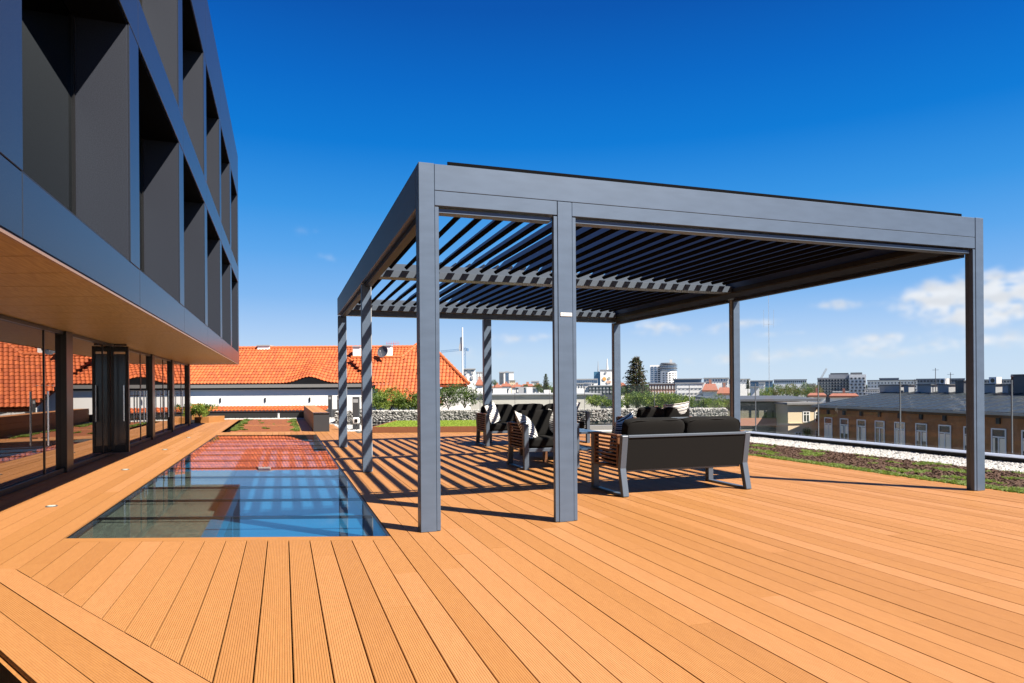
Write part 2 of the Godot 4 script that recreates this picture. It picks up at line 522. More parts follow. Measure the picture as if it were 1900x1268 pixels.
func stone_mesh(sd: int) -> ArrayMesh:
	var r := RandomNumberGenerator.new()
	r.seed = sd
	var m := Mb.new()
	var pts := []
	for k in 5:
		pts.append(Vector3(cos(TAU * k / 5) * r.randf_range(0.8, 1.1), r.randf_range(-0.25, 0.15), sin(TAU * k / 5) * r.randf_range(0.7, 1.1)))
	var top := Vector3(r.randf_range(-0.2, 0.2), 0.62, r.randf_range(-0.2, 0.2))
	var bot := Vector3(0, -0.6, 0)
	for k in 5:
		var j := (k + 1) % 5
		m.face([pts[k], pts[j], top], Vector3.ZERO); m.face([pts[k], pts[j], bot], Vector3.ZERO)
	return m.mesh(Vector3.ZERO)

func tuft_mesh(sd: int, blades: int, spread: float, tall: float, wide: float) -> ArrayMesh:
	var r := RandomNumberGenerator.new()
	r.seed = sd
	var m := Mb.new()
	for k in blades:
		var a := r.randf() * TAU
		var d := Vector3(cos(a) * spread, r.randf_range(0.6, 1.0), sin(a) * spread).normalized()
		m.leaf(Vector3(r.randf_range(-1, 1), 0, r.randf_range(-1, 1)) * 0.02, d, Vector3(-sin(a), 0, cos(a)), tall * r.randf_range(0.6, 1.0), wide)
	return m.mesh(Vector3.ZERO)

func _ready() -> void:
	rng.seed = 12
	# camera
	var cam := Camera3D.new()
	cam.name = "camera"; add_child(cam)
	cam.projection = Camera3D.PROJECTION_FRUSTUM
	cam.near = 0.1; cam.far = 6000.0
	cam.size = 0.1 * 1268.0 / FOC
	cam.frustum_offset = Vector2(0.0, 0.1 * (HY - 634.0) / FOC)
	cam.position = Vector3(0, EYE, 0)
	cam.basis = Basis(Vector3.UP, -TURN) * Basis(Vector3.BACK, -TILT)
	cam.current = true
	# sky, exposure
	var env := Environment.new()
	env.background_mode = Environment.BG_SKY
	env.sky = make_sky()
	env.background_energy_multiplier = 0.311
	env.tonemap_mode = Environment.TONE_MAPPER_LINEAR
	env.tonemap_exposure = 3.2
	env.sdfgi_enabled = true; env.ssao_enabled = true; env.ssil_enabled = true
	var we := WorldEnvironment.new()
	we.name = "world"; we.environment = env; add_child(we)
	# sun: behind the camera and to the right, 48 degrees high
	var sun := DirectionalLight3D.new()
	sun.name = "sun"; add_child(sun)
	var to_sun := Vector3(0.649 * 0.669, 0.743, 0.760 * 0.669)
	sun.look_at_from_position(to_sun * 50.0, Vector3.ZERO)
	sun.light_energy = 1.6; sun.light_color = Color(1.0, 0.955, 0.89)
	sun.light_angular_distance = 0.5; sun.shadow_enabled = true
	make_textures()
	make_materials()
	build_ground()
	build_deck()
	build_skylight()
	build_office()
	build_pergola()
	build_furniture()
	build_terrace_edges()
	build_orange_house()
	build_neighbours()
	build_city()

# ---------------------------------------------------------------- ground and deck
func build_ground() -> void:
	var m := Mb.new()
	m.box(S(0, 1500, GROUND - 0.5), Vector3(5200, 1, 5200), 0.0, Basis(Vector3.UP, -TURN))
	struct("ground", m, X.city_ground)
	m = Mb.new()
	m.prism(plan(strip(-9.0, 10.9, -8.0, 27.6)), -0.55, -0.16)
	struct("terrace_slab", m, X.under)
	m = Mb.new()
	m.prism(plan(strip(-9.0, 10.9, -8.0, 27.6)), GROUND, -0.56)
	tag(obj("terrace_storeys", m, X.old_wall), "storeys of the office building below the roof terrace", "building")

var board_count := 0
func board(parent: Node, poly: PackedVector2Array, along: Vector2, origin: Vector2) -> void:
	if poly.size() < 3: return
	var across := Vector2(along.y, -along.x)
	var lo := Vector2(1e9, 1e9)
	var hi := -lo
	for q in poly:
		var e := Vector2((q - origin).dot(across), (q - origin).dot(along))
		lo = lo.min(e); hi = hi.max(e)
	if hi.y - lo.y < 0.02 or hi.x - lo.x < 0.006: return
	var uv := []
	var off := rng.randf()
	for q in poly: uv.append(Vector2((q - origin).dot(across) / 0.144, (q - origin).dot(along) / 1.5 + off))
	var m := Mb.new()
	m.prism(plan(poly), -0.024, rng.randf_range(-0.0012, 0.0012), uv)
	obj("board", m, X["deck%d" % rng.randi_range(0, 5)], parent)
	board_count += 1

func build_deck() -> void:
	var deck := Node3D.new()
	deck.name = "deck"; add_child(deck); base[deck] = Vector3.ZERO
	deck.set_meta("kind", "structure")
	var dn := Vector2(0.857, 0.515)          # across the slanting edge boards at the lower left
	var fwd := Vector2(0, 1)
	var zn := Vector2(st, ct)                # (x, D) . zn = distance along the lens axis
	var rows := []
	for k in 9: rows.append([-1.636 - 0.15 * (k + 1), 4.42, 26.5, "walk"])
	for k in 16: rows.append([-1.633 + 0.1516 * k, 0.0, 5.195, "near"])
	for k in 16: rows.append([-1.633 + 0.1516 * k, 17.42, 18.55, "far"])
	for k in 44: rows.append([0.793 + 0.15 * k, 0.0, 18.55, "main"])
	for r in rows:
		var x0: float = r[0]
		var x1: float = x0 + 0.1445
		if r[3] == "main" and x0 > 7.25: x1 = minf(x1, 7.36)
		if x1 < x0 + 0.02: continue
		var z1: float = r[2]
		if r[3] == "main" and x0 > 1.75: z1 = 17.84
		var d := -2.0 + rng.randf_range(0, 3.2)
		var first := -4.0
		if r[3] == "main" and x0 > 2.6: first = 1.2
		d = maxf(d, first + rng.randf_range(0.5, 3.0))
		var cuts := [first]
		while d < 30.0:
			cuts.append(d); d += rng.randf_range(4.4, 5.6)
		cuts.append(30.0)
		for i in cuts.size() - 1:
			var p := PackedVector2Array([Vector2(x0, cuts[i] + 0.0015), Vector2(x1, cuts[i] + 0.0015), Vector2(x1, cuts[i + 1] - 0.0015), Vector2(x0, cuts[i + 1] - 0.0015)])
			if r[3] != "walk": p = clip(p, dn, 1.268)
			p = clip(p, zn, r[1]); p = clip(p, -zn, -z1)
			board(deck, p, fwd, Vector2(x0, 0))
	# the strip between the planting beds and the bench
	for k in 3:
		board(deck, strip(0.43 + 0.115 * k, 0.43 + 0.115 * k + 0.11, 18.56, 26.5), fwd, Vector2(0.43 + 0.115 * k, 0))
	for k in 3:
		board(deck, strip(1.20 + 0.12 * k, 1.20 + 0.12 * k + 0.115, 18.56, 22.5), fwd, Vector2(1.2 + 0.12 * k, 0))
	# slanting edge boards at the lower left, and the riser below them
	var along := Vector2(-0.515, 0.857)
	for k in 3:
		var n1 := 1.262 - 0.1475 * k
		var n0 := n1 - 0.1425
		if k == 2: n0 = n1 - 0.142
		for seg in [[-3.0, 2.6], [2.603, 8.2]]:
			var a := Vector2(0.9, 0.0)
			var p := PackedVector2Array()
			for q in [[n0, seg[0]], [n1, seg[0]], [n1, seg[1]], [n0, seg[1]]]: p.append(dn * q[0] + along * q[1])
			p = clip(p, -zn, -4.412)
			board(deck, p, along, dn * n0)
	for k in 2:
		var m := Mb.new()
		var y1 := -0.027 - 0.150 * k
		var p: PackedVector2Array = PackedVector2Array()
		for q in [[0.806, -3.0], [0.826, -3.0], [0.826, 6.0], [0.806, 6.0]]: p.append(dn * q[0] + along * q[1])
		m.prism(plan(p), y1 - 0.145, y1)
		obj("riser_board", m, X.deck1, deck)
	# cross boards: in front of the skylight, and the far ends
	board(deck, strip(-1.63, 0.785, 5.20, 5.325), Vector2(ct, -st), Vector2(-1.63, 5.9))
	for q in [[-2.99, 1.9, 26.51, 26.62], [-1.37, 0.42, 21.95, 22.2]]:
		board(deck, strip(q[0], q[1], q[2], q[3]), Vector2(ct, -st), Vector2(q[0], (q[2] - q[0] * st) / ct))
	board(deck, strip(-1.37, 0.42, 18.56, 18.68), Vector2(ct, -st), Vector2(-1.37, (18.56 + 1.37 * st) / ct))
	# little round floor lights let into the walk
	var spots := [[-2.205, 7.923, "nearest of the four flush floor lights along the glass front"], [-2.19, 11.202, "flush floor light in the walk, before the open door"], [-2.19, 14.7, "flush floor light in the walk, second from the far end"], [-2.19, 18.2, "flush floor light in the walk, farthest from the lens"]]
	for q in spots:
		var t := thing("floor_light", W(q[0], q[1]), q[2], "floor light", "floor lights along the glass front")
		var m := Mb.new()
		m.tube(W(q[0], q[1], -0.01), W(q[0], q[1], 0.006), 0.055, 0.052, 20)
		obj("trim_ring", m, X.slate, t)
		m = Mb.new()
		m.tube(W(q[0], q[1], 0.005), W(q[0], q[1], 0.0085), 0.038, 0.037, 18)
		obj("lens", m, X.grey_print, t)

func build_skylight() -> void:
	var x0 := -1.622
	var x1 := 0.783
	var bars := [5.335, 6.23, 7.21, 8.15, 9.12, 10.18, 11.25, 12.25, 13.25, 14.25, 15.25, 16.3, 17.38]
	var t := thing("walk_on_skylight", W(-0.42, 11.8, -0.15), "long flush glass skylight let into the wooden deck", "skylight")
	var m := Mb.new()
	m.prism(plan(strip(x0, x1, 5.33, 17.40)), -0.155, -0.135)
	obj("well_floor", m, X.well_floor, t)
	m = Mb.new()
	m.prism(plan(strip(x0 + 0.02, -0.655, 5.36, 10.1)), -0.062, -0.055)
	obj("shade_cloth", m, X.shade_cloth, t)
	for i in bars.size() - 1:
		m = Mb.new()
		m.prism(plan(strip(x0 + 0.022, x1 - 0.022, bars[i] + 0.012, bars[i + 1] - 0.012)), -0.020, -0.004)
		obj("glass_pane", m, X.pane, t)
	for i in bars.size():
		m = Mb.new()
		m.prism(plan(strip(x0 + 0.022, x1 - 0.022, bars[i] - 0.011, bars[i] + 0.011)), -0.030, -0.006)
		obj("glazing_bar", m, X.black_metal, t)
	for q in [[x0, x0 + 0.02], [x1 - 0.02, x1]]:
		m = Mb.new()
		m.prism(plan(strip(q[0], q[1], 5.33, 17.40)), -0.13, -0.001)
		obj("frame", m, X.black_metal, t)
	for q in [[5.328, 5.342], [17.40, 17.415]]:
		m = Mb.new()
		m.prism(plan(strip(x0, x1, q[0], q[1])), -0.155, -0.032)
		obj("frame", m, X.black_metal, t)

# ---------------------------------------------------------------- the office building on the left
func build_office() -> void:
	var fx := -1.40                 # face of the upper floors
	var gx := -2.95                 # glass front
	var t := thing("office_building", W(-5.0, 10.0, 0.0), "dark stone office building overhanging a glazed ground floor", "building")
	var z_end := depth_of(fx, 24.68)
	var pitch := 3.35
	# piers and panels of the two window floors
	for k in range(-5, 7):
		var d1 := 4.58 + pitch * k
		var d0 := d1 - pitch
		var pw := 0.45
		if k == -5: continue
		for fl in [[2.405, 4.73], [5.235, 7.6]]:
			var m := Mb.new()
			m.box(W(fx - 0.25, d1 - pw / 2, (fl[0] + fl[1]) / 2), Vector3(0.496, fl[1] - fl[0] - 0.006, pw), 0.004)
			var pier := obj("pier", m, X.cladding, t)
			m = Mb.new()                 # the lining of the reveal on the side towards the lens
			m.box(W(fx - 0.245, d1 - pw - 0.013, (fl[0] + fl[1]) / 2), Vector3(0.455, fl[1] - fl[0] - 0.012, 0.02), 0.003)
			obj("jamb_lining", m, X.stone, pier)
			m = Mb.new()
			m.box(W(fx - 0.245, d1 + 0.013, (fl[0] + fl[1]) / 2), Vector3(0.455, fl[1] - fl[0] - 0.012, 0.02), 0.003)
			obj("jamb_lining", m, X.stone, pier)
			m = Mb.new()
			m.box(W(fx - 0.49, d1 - pitch / 2 + 0.0 - 0.225 , (fl[0] + fl[1]) / 2), Vector3(0.02, fl[1] - fl[0] - 0.01, pitch - pw - 0.055))
			var win := obj("window", m, X.window_glass, t)
			for e in [d1 - pw - 0.045, d0 + 0.045]:
				m = Mb.new()
				m.box(W(fx - 0.472, e, (fl[0] + fl[1]) / 2), Vector3(0.03, fl[1] - fl[0] - 0.02, 0.04))
				obj("window_frame", m, X.black_metal, win)
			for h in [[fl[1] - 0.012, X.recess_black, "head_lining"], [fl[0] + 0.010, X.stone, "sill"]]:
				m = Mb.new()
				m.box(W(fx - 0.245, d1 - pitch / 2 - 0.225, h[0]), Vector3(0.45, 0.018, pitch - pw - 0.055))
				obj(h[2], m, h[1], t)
		for b in [[2.02, 2.40, "fascia_panel"], [4.735, 5.23, "spandrel_panel"], [7.605, 9.02, "parapet_panel"]]:
			var m := Mb.new()
			m.box(W(fx - 0.25, d0 + pitch / 2 - 0.02, (b[0] + b[1]) / 2), Vector3(0.5, b[1] - b[0] - 0.004, pitch - 0.010), 0.003)
			obj(b[2], m, X.cladding, t)
	# the body behind the panels
	var body := Mb.new()
	body.prism(plan(clip(strip(-9.0, fx - 0.52, -6.0, z_end), Vector2(0, 1), -12.5)), 2.035, 9.0)
	obj("core", body, X.stone, t)
	body = Mb.new()
	body.prism(plan(strip(fx - 0.52, fx - 0.02, z_end - 0.12, z_end - 0.02)), 2.06, 8.98)
	obj("end_panel", body, X.cladding, t)
	# soffit: wide wooden panels whose joints follow the cross direction
	var z := -5.0
	while z < z_end - 0.1:
		var m := Mb.new()
		var z1 := minf(z + 0.609, z_end - 0.01)
		m.prism(plan(strip(gx - 0.05, fx - 0.03, z, z1)), 2.004, 2.030)
		obj("soffit_panel", m, X.soffit, t)
		z += 0.62
	var m := Mb.new()
	m.box(W(fx - 0.018, 8.6, 2.006), Vector3(0.022, 0.022, 32.0))
	obj("soffit_edge_trim", m, X.copper, t)
	# ground floor: a dark room behind coated glass
	m = Mb.new()
	m.prism(plan(clip(strip(-9.0, gx - 0.12, -6.0, z_end - 0.3), Vector2(0, 1), -12.5)), -0.12, 2.0)
	obj("ground_floor_room", m, X.dark_wall, t)
	var pillars := [1.3, 4.6, 7.95, 11.28, 17.95, 21.0, 24.5]
	for d in pillars:
		m = Mb.new()
		m.box(W(gx - 0.05, d, 1.0), Vector3(0.20, 2.0, 0.32), 0.006)
		obj("pillar", m, X.pillar_metal, t)
	var stops := [-1.0, 1.3, 2.9, 4.6, 6.3, 7.95, 10.4, 11.28, 13.45, 15.55, 16.75, 17.95, 19.7, 21.0, 23.0, 24.5]
	for i in stops.size() - 1:
		m = Mb.new()
		m.box(W(gx - 0.03, (stops[i] + stops[i + 1]) / 2, 1.03), Vector3(0.02, 1.90, stops[i + 1] - stops[i] - 0.05))
		var pn := obj("glass_pane", m, X.mirror_glass, t)
		for e in [[0.035, 0.07], [1.975, 0.045]]:
			m = Mb.new()
			m.box(W(gx - 0.01, (stops[i] + stops[i + 1]) / 2, e[0]), Vector3(0.06, e[1], stops[i + 1] - stops[i] - 0.004), 0.003)
			obj("pane_rail", m, X.black_metal, pn)
		if not stops[i] in pillars:
			m = Mb.new()
			m.box(W(gx - 0.018, stops[i], 1.01), Vector3(0.018, 1.88, 0.035), 0.003)
			obj("mullion", m, X.pillar_metal, t)
	# bar handles on the closed door leaves
	for d in [10.22, 16.15, 16.60, 16.90, 19.25, 19.95, 22.6]:
		m = Mb.new()
		m.tube(W(gx + 0.075, d, 0.45), W(gx + 0.075, d, 1.15), 0.013, 0.013, 8)
		for y in [0.55, 1.05]: m.tube(W(gx + 0.0, d, y), W(gx + 0.075, d, y), 0.008, 0.008, 6)
		obj("door_handle", m, X.steel, t)
	# the open leaf, standing square to the glass front
	var dd := 14.05
	var leaf := Mb.new()
	var lw := 0.29
	for q in [[0.0, 0.0, 0.05, 1.93], [lw - 0.05, 0.0, 0.05, 1.93], [0.05, 0.0, lw - 0.10, 0.13], [0.05, 1.83, lw - 0.10, 0.10]]:
		leaf.box(W(gx - 0.017 + q[0] + q[2] / 2, dd, 0.03 + q[1] + q[3] / 2), Vector3(q[2] - 0.001, q[3] - 0.001, 0.055), 0.003)
	var door := obj("open_door_leaf", leaf, X.black_metal, t)
	m = Mb.new()
	m.box(W(gx - 0.017 + lw / 2, dd, 0.98), Vector3(lw - 0.10, 1.68, 0.02))
	obj("door_glass", m, X.dark_pane, door)
	m = Mb.new()
	m.tube(W(gx + 0.20, dd - 0.07, 0.6), W(gx + 0.20, dd - 0.07, 1.25), 0.013, 0.013, 8)
	for y in [0.7, 1.15]: m.tube(W(gx + 0.20, dd - 0.02, y), W(gx + 0.20, dd - 0.07, y), 0.008, 0.008, 6)
	obj("handle", m, X.steel, door)
	m = Mb.new()
	m.box(W(gx + 0.14, dd + 0.0, 1.985), Vector3(0.2, 0.03, 0.05))
	obj("door_stay", m, X.black_metal, t)

# ---------------------------------------------------------------- pergola
func build_pergola() -> void:
	var t := thing("pergola", W(4.124, 9.68), "anthracite aluminium pergola with tilted louvre roof on the deck", "pergola")
	var xa := 1.033
	var xb := 7.230
	var d0 := 5.385
	var d1 := 13.97
	var A: Material = X.anthracite
	# posts: x, D of the front face, side rails of the screens (left, right), height
	for q in [[xa, d0, 0.129, false, true, 2.962], [2.229, d0, 0.135, true, true, 2.742], [xb - 0.120, d0, 0.120, true, false, 2.962], [xa, 9.56, 0.125, false, false, 2.60], [xb - 0.125, 9.56, 0.125, false, false, 2.60],
			[xa, d1 - 0.165, 0.155, false, false, 2.60], [xb - 0.16, d1 - 0.165, 0.16, false, false, 2.60], [4.02, d1 - 0.165, 0.165, false, false, 2.60]]:
		var m := Mb.new()
		m.box(W(q[0] + q[2] / 2, q[1] + 0.0625, q[5] / 2), Vector3(q[2], q[5], 0.125), 0.004)
		var post := obj("post", m, A, t)
		for s in [0, 1]:
			if not q[3 + s]: continue
			m = Mb.new()
			var xr: float = q[0] - 0.0185 if s == 0 else q[0] + q[2] + 0.0185
			m.box(W(xr, q[1] + 0.026, 1.31), Vector3(0.034, 2.61, 0.044), 0.003)
			obj("screen_rail", m, A, post)
	for q in [[xa + 0.132, 9.58], [xb - 0.134, 9.58], [xa + 0.158, d1 - 0.15], [xb - 0.166, d1 - 0.15]]:
		var m := Mb.new()
		m.box(W(q[0], q[1] + 0.03, 1.3), Vector3(0.010, 2.58, 0.05))
		obj("guide_rail", m, X.grey_wall, t)
	# front beam: upper profile, lower profile in two lengths, screen boxes
	var m := Mb.new()
	m.box(W((xa + 0.131 + xb - 0.122) / 2, d0 + 0.086, 2.853), Vector3(xb - xa - 0.253, 0.212, 0.165), 0.003)
	obj("front_beam", m, A, t)
	for q in [[xa + 0.131, 2.227], [2.366, xb - 0.122]]:
		m = Mb.new()
		m.box(W((q[0] + q[1]) / 2, d0 + 0.079, 2.6845), Vector3(q[1] - q[0], 0.119, 0.15), 0.003)
		obj("lower_profile", m, A, t)
		m = Mb.new()
		m.box(W((q[0] + q[1]) / 2, d0 + 0.085, 2.592), Vector3(q[1] - q[0] - 0.075, 0.034, 0.10), 0.002)
		obj("screen_bottom_bar", m, A, t)
	# side and rear beams
	for s in [0, 1]:
		var x: float = xa + 0.0625 if s == 0 else xb - 0.0625
		m = Mb.new()
		m.box(W(x, (d0 + 0.128 + d1) / 2, 2.79), Vector3(0.125, 0.34, d1 - d0 - 0.132), 0.003)
		obj("side_beam", m, A, t)
		for e in [[7.555, 3.98], [11.76, 4.04]]:
			m = Mb.new()
			m.box(W(x + (0.03 if s == 0 else -0.03), e[0], 2.587), Vector3(0.085, 0.05, e[1]), 0.002)
			obj("side_screen_bar", m, X.blade_lip, t)
		m = Mb.new()
		m.box(W(x + (0.095 if s == 0 else -0.095), (d0 + 0.17 + d1) / 2, 2.735), Vector3(0.064, 0.07, d1 - d0 - 0.36), 0.002)
		obj("inner_gutter", m, X.blade_lip, t)
	m = Mb.new()
	m.box(W((xa + xb) / 2, d1 - 0.08, 2.78), Vector3(xb - xa - 0.252, 0.34, 0.15), 0.003)
	obj("rear_beam", m, A, t)
	m = Mb.new()
	m.box(W((xa + xb) / 2, d1 - 0.245, 2.755), Vector3(xb - xa - 0.256, 0.10, 0.175), 0.002)
	m.box(W((xa + xb) / 2, d1 - 0.175, 2.865), Vector3(xb - xa - 0.256, 0.12, 0.036), 0.002)
	obj("rear_gutter", m, X.frame_grey, t)
	m = Mb.new()
	m.box(W((xa + xb) / 2, 9.64, 2.755), Vector3(xb - xa - 0.256, 0.098, 0.24), 0.002)
	m.box(W((xa + xb) / 2, 9.70, 2.865), Vector3(xb - xa - 0.256, 0.12, 0.036), 0.002)
	obj("middle_gutter_beam", m, X.frame_grey, t)
	m = Mb.new()
	m.box(W((1.32 + 7.18) / 2, 5.60, 3.012), Vector3(7.18 - 1.32, 0.09, 0.012), 0.002)
	obj("roof_edge_profile", m, X.recess_black, t)
	# louvre blades: hollow profiles 24 cm wide, tilted 47 degrees, in two bays
	var ang := deg_to_rad(47.0)
	var dir := Vector3(cos(ang), sin(ang), 0)
	var nor := Vector3(-sin(ang), cos(ang), 0)
	for bay in [[5.585, 9.50], [9.79, 13.62]]:
		var mb := Mb.new()
		var lip := Mb.new()
		var mid: float = (bay[0] + bay[1]) / 2
		var ln: float = bay[1] - bay[0]
		var bs := Basis(dir, nor, Vector3.BACK)
		mb.box(dir * 0.01, Vector3(0.215, 0.036, ln), 0.010, bs)
		lip.box(-dir * 0.108, Vector3(0.024, 0.052, ln - 0.004), 0.008, bs)
		var f := mb.foot()
		var me := mb.mesh(f)
		var fl := lip.foot()
		var ml := lip.mesh(fl)
		for k in 27:
			var o := MeshInstance3D.new()
			o.name = "louvre_blade"; o.mesh = me; o.material_override = X.blade
			t.add_child(o, true)
			o.position = W(1.275 + 0.2175 * k, mid, 2.915) + f - base[t]
			var e := MeshInstance3D.new()
			e.name = "blade_lip"; e.mesh = ml; e.material_override = X.recess_black
			o.add_child(e, true)
			e.position = fl - f
	# the maker's small white plate on the second post
	m = Mb.new()
	m.box(W(2.302, d0 - 0.003, 1.777), Vector3(0.106, 0.030, 0.005), 0.001)
	var plate := obj("name_plate", m, X.white, t)
	m = Mb.new()
	m.box(W(2.265, d0 - 0.0065, 1.775), Vector3(0.016, 0.004, 0.002))
	m.box(W(2.279, d0 - 0.0065, 1.777), Vector3(0.004, 0.013, 0.002))
	m.box(W(2.294, d0 - 0.0065, 1.775), Vector3(0.003, 0.006, 0.002))
	m.box(W(2.308, d0 - 0.0065, 1.775), Vector3(0.003, 0.007, 0.002))
	obj("plate_print", m, X.grey_print, plate)

# ---------------------------------------------------------------- lounge furniture
# origin in the middle of the foot; at turn 0 the seat looks away from the lens and the back stands at +z
func seat(called: String, label: String, group: String, w: float, cushions: int, where: Vector3, turn: float) -> Node3D:
	var t := thing(called, where, label, "sofa" if cushions > 1 else "armchair", group, turn)
	base[t] = Vector3.ZERO
	var hw := w / 2
	for s in [-1.0, 1.0]:
		var x: float = s * (hw - 0.035)
		var m := Mb.new()
		m.bar(Vector3(x, 0.0, 0.37), Vector3(x, 0.30, 0.30), 0.07, 0.06, 0.004, Vector3.BACK)
		m.bar(Vector3(x, 0.285, 0.30), Vector3(x, 0.645, 0.36), 0.0695, 0.0595, 0.004, Vector3.BACK)
		obj("rear_leg", m, X.frame_grey, t, true)
		m = Mb.new()
		m.box(Vector3(x, 0.32, -0.35), Vector3(0.07, 0.64, 0.07), 0.004)
		obj("front_leg", m, X.frame_grey, t, true)
		m = Mb.new()
		m.box(Vector3(x, 0.013, 0.005), Vector3(0.066, 0.026, 0.645), 0.003)
		obj("sled_bar", m, X.frame_grey, t, true)
		# slatted side: two posts, two rails, slats
		var xo: float = s * (hw - 0.022)
		m = Mb.new()
		for q in [[-0.298, 0.462, 0.030, 0.340], [0.255, 0.462, 0.030, 0.340]]: m.box(Vector3(xo, q[1], q[0]), Vector3(0.040, q[3], q[2]), 0.003)
		m.box(Vector3(xo, 0.639, -0.02), Vector3(0.062, 0.022, 0.60), 0.004)
		m.box(Vector3(xo, 0.300, -0.02), Vector3(0.039, 0.024, 0.52), 0.003)
		var side := obj("side_frame", m, X.teak, t, true)
		for k in 7:
			m = Mb.new()
			m.box(Vector3(xo, 0.342 + 0.0415 * k, -0.022), Vector3(0.028, 0.021, 0.522), 0.002)
			var sl := obj("slat", m, X.teak, side)
			sl.position = m.foot() - base[side]
	var m := Mb.new()
	m.box(Vector3(0, 0.275, -0.33), Vector3(w - 0.15, 0.05, 0.035), 0.004)
	m.box(Vector3(0, 0.275, 0.27), Vector3(w - 0.15, 0.05, 0.035), 0.004)
	m.box(Vector3(0, 0.290, -0.03), Vector3(w - 0.15, 0.015, 0.56), 0.002)
	obj("seat_frame", m, X.frame_grey, t, true)
	m = Mb.new()
	m.bar(Vector3(0, 0.275, 0.315), Vector3(0, 0.618, 0.372), w - 0.142, 0.012, 0.002, Vector3.BACK)
	obj("back_panel", m, X.sling, t, true)
	m = Mb.new()
	m.box(Vector3(0, 0.632, 0.362), Vector3(w - 0.142, 0.028, 0.056), 0.004)
	obj("top_rail", m, X.frame_grey, t, true)
	var cw := (w - 0.15) / cushions
	for k in cushions:
		var x := -hw + 0.075 + cw * (k + 0.5)
		m = Mb.new()
		m.cushion(Vector3(x, 0.372, -0.06), Vector3(cw - 0.008, 0.145, 0.60), 7.0, Basis(), 8, 0.004)
		obj("seat_cushion", m, X.canvas, t, true)
		m = Mb.new()
		var tip := Basis(Vector3.RIGHT, 0.17)
		m.cushion(Vector3(x, 0.615, 0.245), Vector3(cw - 0.012, 0.40, 0.16), 6.0, tip, 12, 0.009)
		var bc := obj("back_cushion", m, X.canvas, t, true)
		for s in [-1.0, 1.0]:
			m = Mb.new()
			var loop := []
			for i in 40:
				var e := Vector2(cos(TAU * i / 40.0), sin(TAU * i / 40.0))
				e /= pow(pow(absf(e.x), 8.0) + pow(absf(e.y), 8.0), 0.125)
				loop.append(Vector3(x, 0.615, 0.245) + tip * Vector3(e.x * (cw - 0.012) * 0.478, e.y * 0.1905, s * 0.062))
			for i in 40: m.tube(loop[i], loop[(i + 1) % 40], 0.0055, 0.0055, 4, false)
			var sm := obj("seam", m, X.sling, bc)
			sm.position = m.foot() - base[bc]
	return t

func cushion_at(p: Vector3, w: float, turn: float, lean: float, roll: float, label: String) -> void:
	var t := thing("scatter_cushion", p, label, "cushion", "striped scatter cushions on the seats")
	var b := Basis(Vector3.UP, turn) * Basis(Vector3.RIGHT, lean) * Basis(Vector3.BACK, roll)
	var m := Mb.new()
	m.pillow(p, w, 0.17, b)
	obj("cover", m, X.striped, t)
	m = Mb.new()
	var c := []
	for k in 24:
		var a := TAU * k / 24.0
		var q := Vector2(cos(a), sin(a))
		q /= maxf(absf(q.x), absf(q.y))
		q = Vector2(q.x * (1.0 - 0.07 * (1.0 - q.y * q.y)), q.y * (1.0 - 0.07 * (1.0 - q.x * q.x)))
		c.append(p + b * Vector3(q.x * w / 2, q.y * w / 2, 0))
	for k in 24: m.tube(c[k], c[(k + 1) % 24], 0.007, 0.007, 5, false)
	obj("piping", m, X.piping, t)

func build_furniture() -> void:
	seat("sofa", "black two-seat sofa with its back to the lens, nearest under the pergola", "black slatted lounge seats", 1.60, 2, W(4.150, 6.755), 0.0)
	seat("armchair", "black armchair behind the second post, striped with louvre shadows", "black slatted lounge seats", 0.84, 1, W(3.60, 9.33), PI)
	seat("sofa", "long black three-seat sofa at the far left under the pergola", "black slatted lounge seats", 2.24, 3, W(4.90, 13.25), PI)
	seat("sofa", "small black sofa at the right, half hidden behind the nearest sofa", "black slatted lounge seats", 1.10, 2, W(6.02, 10.25), 0.0)
	var t := thing("coffee_table", W(4.30, 10.45), "dark blue topped coffee table with wooden legs amid the seats", "table")
	var m := Mb.new()
	m.box(W(4.30, 10.45, 0.435), Vector3(1.00, 0.035, 1.25), 0.004)
	obj("table_top", m, X.table_top, t)
	for q in [[3.86, 9.9], [4.74, 9.9], [3.86, 11.0], [4.74, 11.0]]:
		m = Mb.new()
		m.box(W(q[0], q[1], 0.208), Vector3(0.06, 0.416, 0.06), 0.003)
		obj("leg", m, X.teak, t)
	m = Mb.new()
	m.box(W(4.30, 10.45, 0.16), Vector3(0.82, 0.03, 1.02), 0.003)
	obj("shelf", m, X.table_top, t)
	cushion_at(W(3.32, 9.22, 0.585), 0.44, 0.95, -0.55, -0.35, "striped cushion slumped over the left arm of the armchair")
	cushion_at(W(4.00, 13.15, 0.64), 0.40, 0.75, -0.3, 0.2, "striped cushion at the left end of the three-seat sofa")
	cushion_at(W(3.88, 9.50, 0.62), 0.36, -0.8, -0.25, -0.2, "pale cushion peeking out beside the armchair's right arm")
	cushion_at(W(5.62, 13.2, 0.66), 0.50, -0.5, -0.25, -0.25, "blue striped cushion at the right end of the three-seat sofa")
	cushion_at(W(3.66, 6.98, 0.62), 0.44, 0.7, 0.3, 0.25, "striped cushion lying by the left arm of the nearest sofa")
	cushion_at(W(6.28, 10.02, 0.68), 0.44, -0.2, 0.45, 0.12, "white striped cushion propped on the small right-hand sofa")

